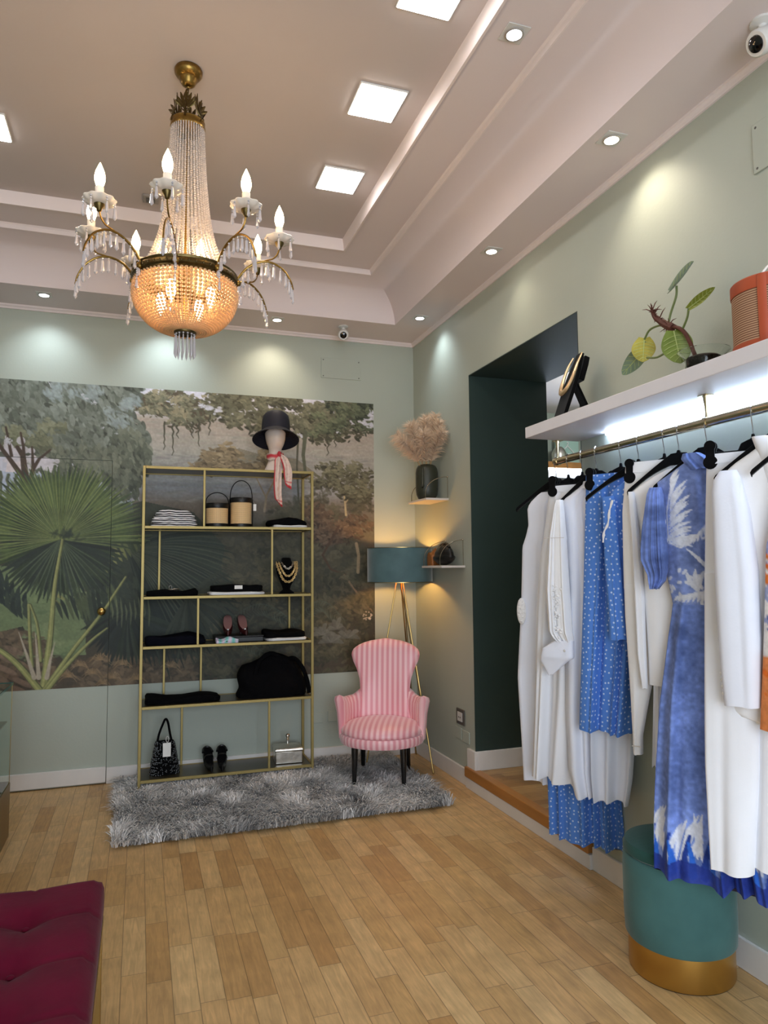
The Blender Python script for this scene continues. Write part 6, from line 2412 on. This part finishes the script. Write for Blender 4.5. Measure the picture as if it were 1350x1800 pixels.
# K orange and blue print dress, cut by the picture edge
kc = Canvas(220, 420, (232, 228, 226))
rk = np.random.default_rng(8)
for q in range(60):
    x, y = rk.uniform(0, 220), rk.uniform(0, 420)
    c = [(222, 104, 30), (226, 116, 40), (40, 60, 140), (150, 160, 200)][int(rk.integers(4))]
    P = [(x + 30 * math.sin(s_ * 1.5 + q), y + 26 * s_) for s_ in np.linspace(-1, 1, 8)]
    kc.line(P, rk.uniform(5, 16), 2, c, .95, tip=True)
kc.a[300:] = kc.a[300:] * .25 + np.array((226, 112, 36)) / 255 * .75
KP = srgb_lin(kc.a)
kp = lambda x, z: tuple(KP[min(max(int((1.85 - z) / .90 * 419), 0), 419), min(max(int((x + .25) * 440), 0), 219)])
z0 = .965
t = garment('K', 'printed_dress', 'orange, white and blue printed dress cut by the right edge of the picture', 'dress', z0)
gbuild(drape([(1.88, -.07, .08, .02, 0), (1.80, -.115, .15, .026, .001), (1.559, -.17, .15, .03, .003), (1.301, -.189, .15, .032, .006), (z0, -.213, .16, .034, .010)], 132, 4, n=70, nz=110, print_=kp, zoff=z0), 'body', 'print_cloth', t, colors=True)

# ================================================================== things standing on the long shelf
nk = thing('necklace_stand', 'black velvet easel-shaped necklace stand on the long white shelf', 'display stand', (-.165, -2.535, WZ1), rz=-PI / 2 - .15)
lean = Matrix.Rotation(math.radians(-20), 4, 'X')
b = MB()
b.m = Matrix.Translation((0, -.06, 0)) @ lean
b.prism([(-.06, 0), (.06, 0), (.066, .20), (.058, .27), (.040, .315), (.028, .37), (-.028, .37), (-.040, .315), (-.058, .27), (-.066, .20)], 1, -.009, .009)
b.build('front_board', 'velvet_black', nk, bevel=.003)
b = MB()
b.m = Matrix.Translation((0, .118, 0)) @ Matrix.Rotation(math.radians(24), 4, 'X')
b.prism([(-.035, 0), (.035, 0), (.028, .21), (-.028, .21)], 1, -.006, .006)
b.build('strut', 'velvet_black', nk, bevel=.002)
b = MB()
b.m = Matrix.Translation((0, -.035, 0)) @ lean
b.prism([(-.05, .22), (.05, .22), (.04, .31), (.026, .355), (-.026, .355), (-.04, .31)], 1, -.008, .020)
b.build('neck_block', 'velvet_black', nk, bevel=.004)
mat('pale_gold', (226, 196, 154), .3, metal=.9, noise=(30, .05))
nl = thing('collar_necklace', 'smooth gold collar necklace on the black easel stand', 'necklace', (-.165, -2.535, WZ1), rz=-PI / 2 - .15)
b = MB()
b.m = Matrix.Translation((0, -.06, 0)) @ lean
P = curve_pts([(-.048, -.012, .358), (-.056, -.020, .30), (-.055, -.022, .22), (-.036, -.024, .165), (0, -.025, .148), (.036, -.024, .165), (.055, -.022, .22), (.056, -.020, .30), (.048, -.012, .358)], 48)
b.tube(P, [.005 + .011 * max(0.0, math.sin(PI * i / 47)) ** 1.2 for i in range(48)], n=10, flat=.7)
b.build('collar', 'pale_gold', nl)

mat('jar_glass', (240, 246, 244), .03, trans=1.0, ior=1.25, noise=(4, .01))
mat('soil', (74, 62, 54), .9, noise=(60, .4), bump=(80, .8))
jar = thing('glass_jar', 'round clear glass jar with dark soil on the long white shelf', 'jar', (-.165, -3.425, WZ1))
MB().lathe([(.001, .001), (.052, .001), (.064, .006), (.068, .016), (.066, .055), (.072, .074), (.094, .096), (.0935, .098), (.070, .077), (.063, .056), (.064, .018), (.058, .008), (.001, .007)], n=48).build('bowl', 'jar_glass', jar)
MB().lathe([(.001, .036), (.056, .037), (.061, .042), (.061, .070), (.054, .076), (.03, .080), (.001, .081)], n=36).build('soil', 'soil', jar)
mat('leaf_green', (108, 128, 52), .45, noise=(12, .25), bump=(30, .1))
mat('leaf_lime', (132, 144, 52), .45, noise=(14, .25))
mat('leaf_yellow', (170, 160, 66), .5, noise=(20, .3))
mat('leaf_blue', (112, 132, 110), .4, noise=(16, .25))
mat('leaf_vein', (176, 188, 120), .5, noise=(20, .1))
mat('stem_green', (98, 112, 62), .5, noise=(20, .15))
mat('root_brown', (84, 42, 30), .7, noise=(30, .3))
pl = thing('philodendron', 'leggy potted plant with yellowing leaves growing out of the glass jar', 'plant', (-.165, -3.425, WZ1))
PO = Vector(pl.location)


def pv(y, z, x=-.17):
    return Vector((x, y, z)) - PO


def leaf(base, tip, width, m, facing, fold=.15, curl=.0, name='leaf'):
    base, tip = Vector(base), Vector(tip)
    ax = tip - base
    L_ = ax.length
    ax.normalize()
    side = ax.cross(Vector(facing)).normalized()
    up = side.cross(ax).normalized()
    b = MB()
    top, bot = [], []
    n, k = 16, 9
    grid = []
    for i in range(n):
        t = i / (n - 1)
        w_ = width * (math.sin(PI * (t * .86 + .10)) ** .75) * (1 if t < .97 else .3)
        if t == 0:
            w_ = width * .45
        row = []
        for j in range(k):
            s = j / (k - 1) * 2 - 1
            back = -.09 * L_ * (1 - (1 - abs(s))) * max(0, .3 - t) * 2
            p = base + ax * (L_ * t + back) + side * (s * w_) + up * (fold * abs(s) * w_ - curl * L_ * t * t - .03 * L_ * math.sin(t * PI))
            row.append(p)
        grid.append(row)
    rings = []
    for row in grid:
        rings.append([tuple(p + up * .0010) for p in row] + [tuple(p - up * .0010) for p in reversed(row)])
    b.loft(rings)
    o = b.build(name, m, pl, angle=60)
    v = MB()
    v.tube([tuple(grid[i][k // 2] + up * .0016) for i in range(n)], [.0028 * (1 - .8 * i / n) for i in range(n)], n=5)
    for i in range(2, n - 3, 2):
        for j in (0, k - 1):
            i2 = min(i + 2, n - 1)
            v.tube([tuple(grid[i][k // 2] + up * .0016), tuple((grid[i][k // 2] + grid[i2][j]) / 2 + up * .0018), tuple(grid[i2][j] * .86 + grid[i2][k // 2] * .14 + up * .0016)], .0009, n=4)
    v.build('vein', 'leaf_vein', o)
    return o


FC = Vector((-.66, -.75, -.1))


def stem(pts, r, m='stem_green', name='stem'):
    b = MB()
    b.tube(curve_pts([tuple(p) for p in pts], 18), r, n=7)
    return b.build(name, m, pl)


stem([pv(-3.40, 2.26), pv(-3.36, 2.36), pv(-3.32, 2.42), pv(-3.25, 2.455)], .008, 'root_brown')
stem([pv(-3.40, 2.25, -.15), pv(-3.30, 2.335, -.19), pv(-3.20, 2.34, -.19), pv(-3.13, 2.36, -.18)], .0045)
stem([pv(-3.26, 2.46), pv(-3.20, 2.475), pv(-3.14, 2.475), pv(-3.105, 2.445)], .0045)
stem([pv(-3.25, 2.46), pv(-3.265, 2.50), pv(-3.30, 2.56), pv(-3.305, 2.60)], .0045)
stem([pv(-3.33, 2.42), pv(-3.355, 2.455), pv(-3.365, 2.49)], .0045)
b = MB()
C = curve_pts([tuple(pv(-3.275, 2.44)), tuple(pv(-3.23, 2.47)), tuple(pv(-3.175, 2.52)), tuple(pv(-3.155, 2.565))], 20)
b.tube(C, [.016, .017, .018, .017, .016, .016, .015, .016, .014, .013, .012, .013, .011, .010, .009, .008, .007, .006, .004, .001], n=8)
rr5 = np.random.default_rng(12)
for q in range(44):
    p = C[int(rr5.integers(1, 19))]
    d = Vector(rr5.normal(0, 1, 3)).normalized() * rr5.uniform(.02, .06)
    d.x *= .6
    b.tube([p, p + d * .6 + Vector((0, 0, .006)), p + d], [.003, .002, .0006], n=5)
b.build('sheath', 'root_brown', pl)
leaf(pv(-3.28, 2.425), pv(-3.345, 2.275, -.20), .058, 'leaf_green', FC)
leaf(pv(-3.105, 2.45), pv(-3.115, 2.345, -.19), .048, 'leaf_yellow', FC)
leaf(pv(-3.11, 2.42, -.16), pv(-2.955, 2.335, -.17), .036, 'leaf_blue', FC)
leaf(pv(-3.27, 2.592), pv(-3.40, 2.660), .030, 'leaf_blue', FC + Vector((0, 0, .9)), fold=.5)
leaf(pv(-3.365, 2.488), pv(-3.500, 2.520), .018, 'leaf_lime', FC, fold=.7)

mat('orange_leather', (172, 76, 44), .5, noise=(14, .08))
wave_mat('woven_straw', (196, 160, 126), (116, 74, 54), 260, 2, rough=.8, soft=.35, distort=.003, bias=.42)
bk = thing('woven_basket', 'woven straw basket with orange leather trim on the long shelf, right edge', 'basket', (-.165, -3.735, WZ1))
BR = .118
MB().lathe([(.001, .001), (BR, .001), (BR + .002, .03), (BR + .002, .21), (BR - .004, .21), (BR - .006, .03), (BR - .02, .012), (.001, .012)], n=64).build('body', 'woven_straw', bk)
MB().lathe([(BR - .006, .196), (BR + .004, .196), (BR + .005, .200), (BR + .005, .236), (BR + .001, .240), (BR - .006, .238)], n=64).build('rim', 'orange_leather', bk)
MB().lathe([(BR + .001, .0), (BR + .005, .001), (BR + .005, .026), (BR + .001, .027)], n=64).build('base_band', 'orange_leather', bk)
for a in (PI * 1.17, PI * .1):
    b = MB()
    b.m = Matrix.Rotation(a, 4, 'Z')
    b.tube([(BR + .004, 0, .01), (BR + .006, 0, .12), (BR + .006, 0, .236)], .014, n=8, flat=.25, up=(0, 1, 0))
    b.build('strap', 'orange_leather', bk)
b = MB()
b.tube(curve_pts([(-.10, -.06, .236), (-.08, -.07, .262), (-.05, -.085, .268), (-.02, -.10, .245)], 14), .004, n=6)
b.build('cord', 'tag_white', bk)

# ================================================================== glimpse of the next room through the doorway
ps = thing('passage_shelf', 'lit wooden shelf in the next room, seen through the dark doorway', 'shelf', (1.45, .5, 2.40))
MB().box(-.8, .74, -.28, -.001, .015, .075).build('board', 'step_wood', ps, bevel=.003)
MB().box(-.8, .74, -.28, -.25, -.002, .013).build('light_strip', 'led_strip', ps, smooth=False)
MB().box(-.8, .74, -.24, -.02, -.075, -.004).build('underside', 'grey_plastic', ps, bevel=.003)
tag(MB().lathe([(.001, .0), (.06, .0), (.07, .02), (.07, .10), (.05, .14), (.03, .16), (.001, .162)], n=28).build('canister', 'silver_metal', loc=(1.62, .34, 2.476)), 'small silver canister on the lit shelf in the next room', 'canister')
mat('card_green', (178, 208, 196), .6, noise=(10, .03))
cd = thing('picture_card', 'pale green card with a white hanger sign, on the lit shelf in the next room', 'card', (1.76, .42, 2.476))
MB().box(-.13, .13, -.01, .01, 0, .30).build('panel', 'card_green', cd, bevel=.003)
b = MB()
b.tube([(.004, -.013, .205), (.012, -.013, .215), (.006, -.013, .226), (-.006, -.013, .222)], .005, n=6)
b.tube([(0, -.013, .19), (.004, -.013, .205)], .005, n=6)
b.tube([(0, -.013, .19), (-.075, -.013, .12), (-.070, -.013, .108), (.070, -.013, .108), (.075, -.013, .12), (0, -.013, .19)], .006, n=6)
b.build('hanger_sign', 'tag_white', cd)
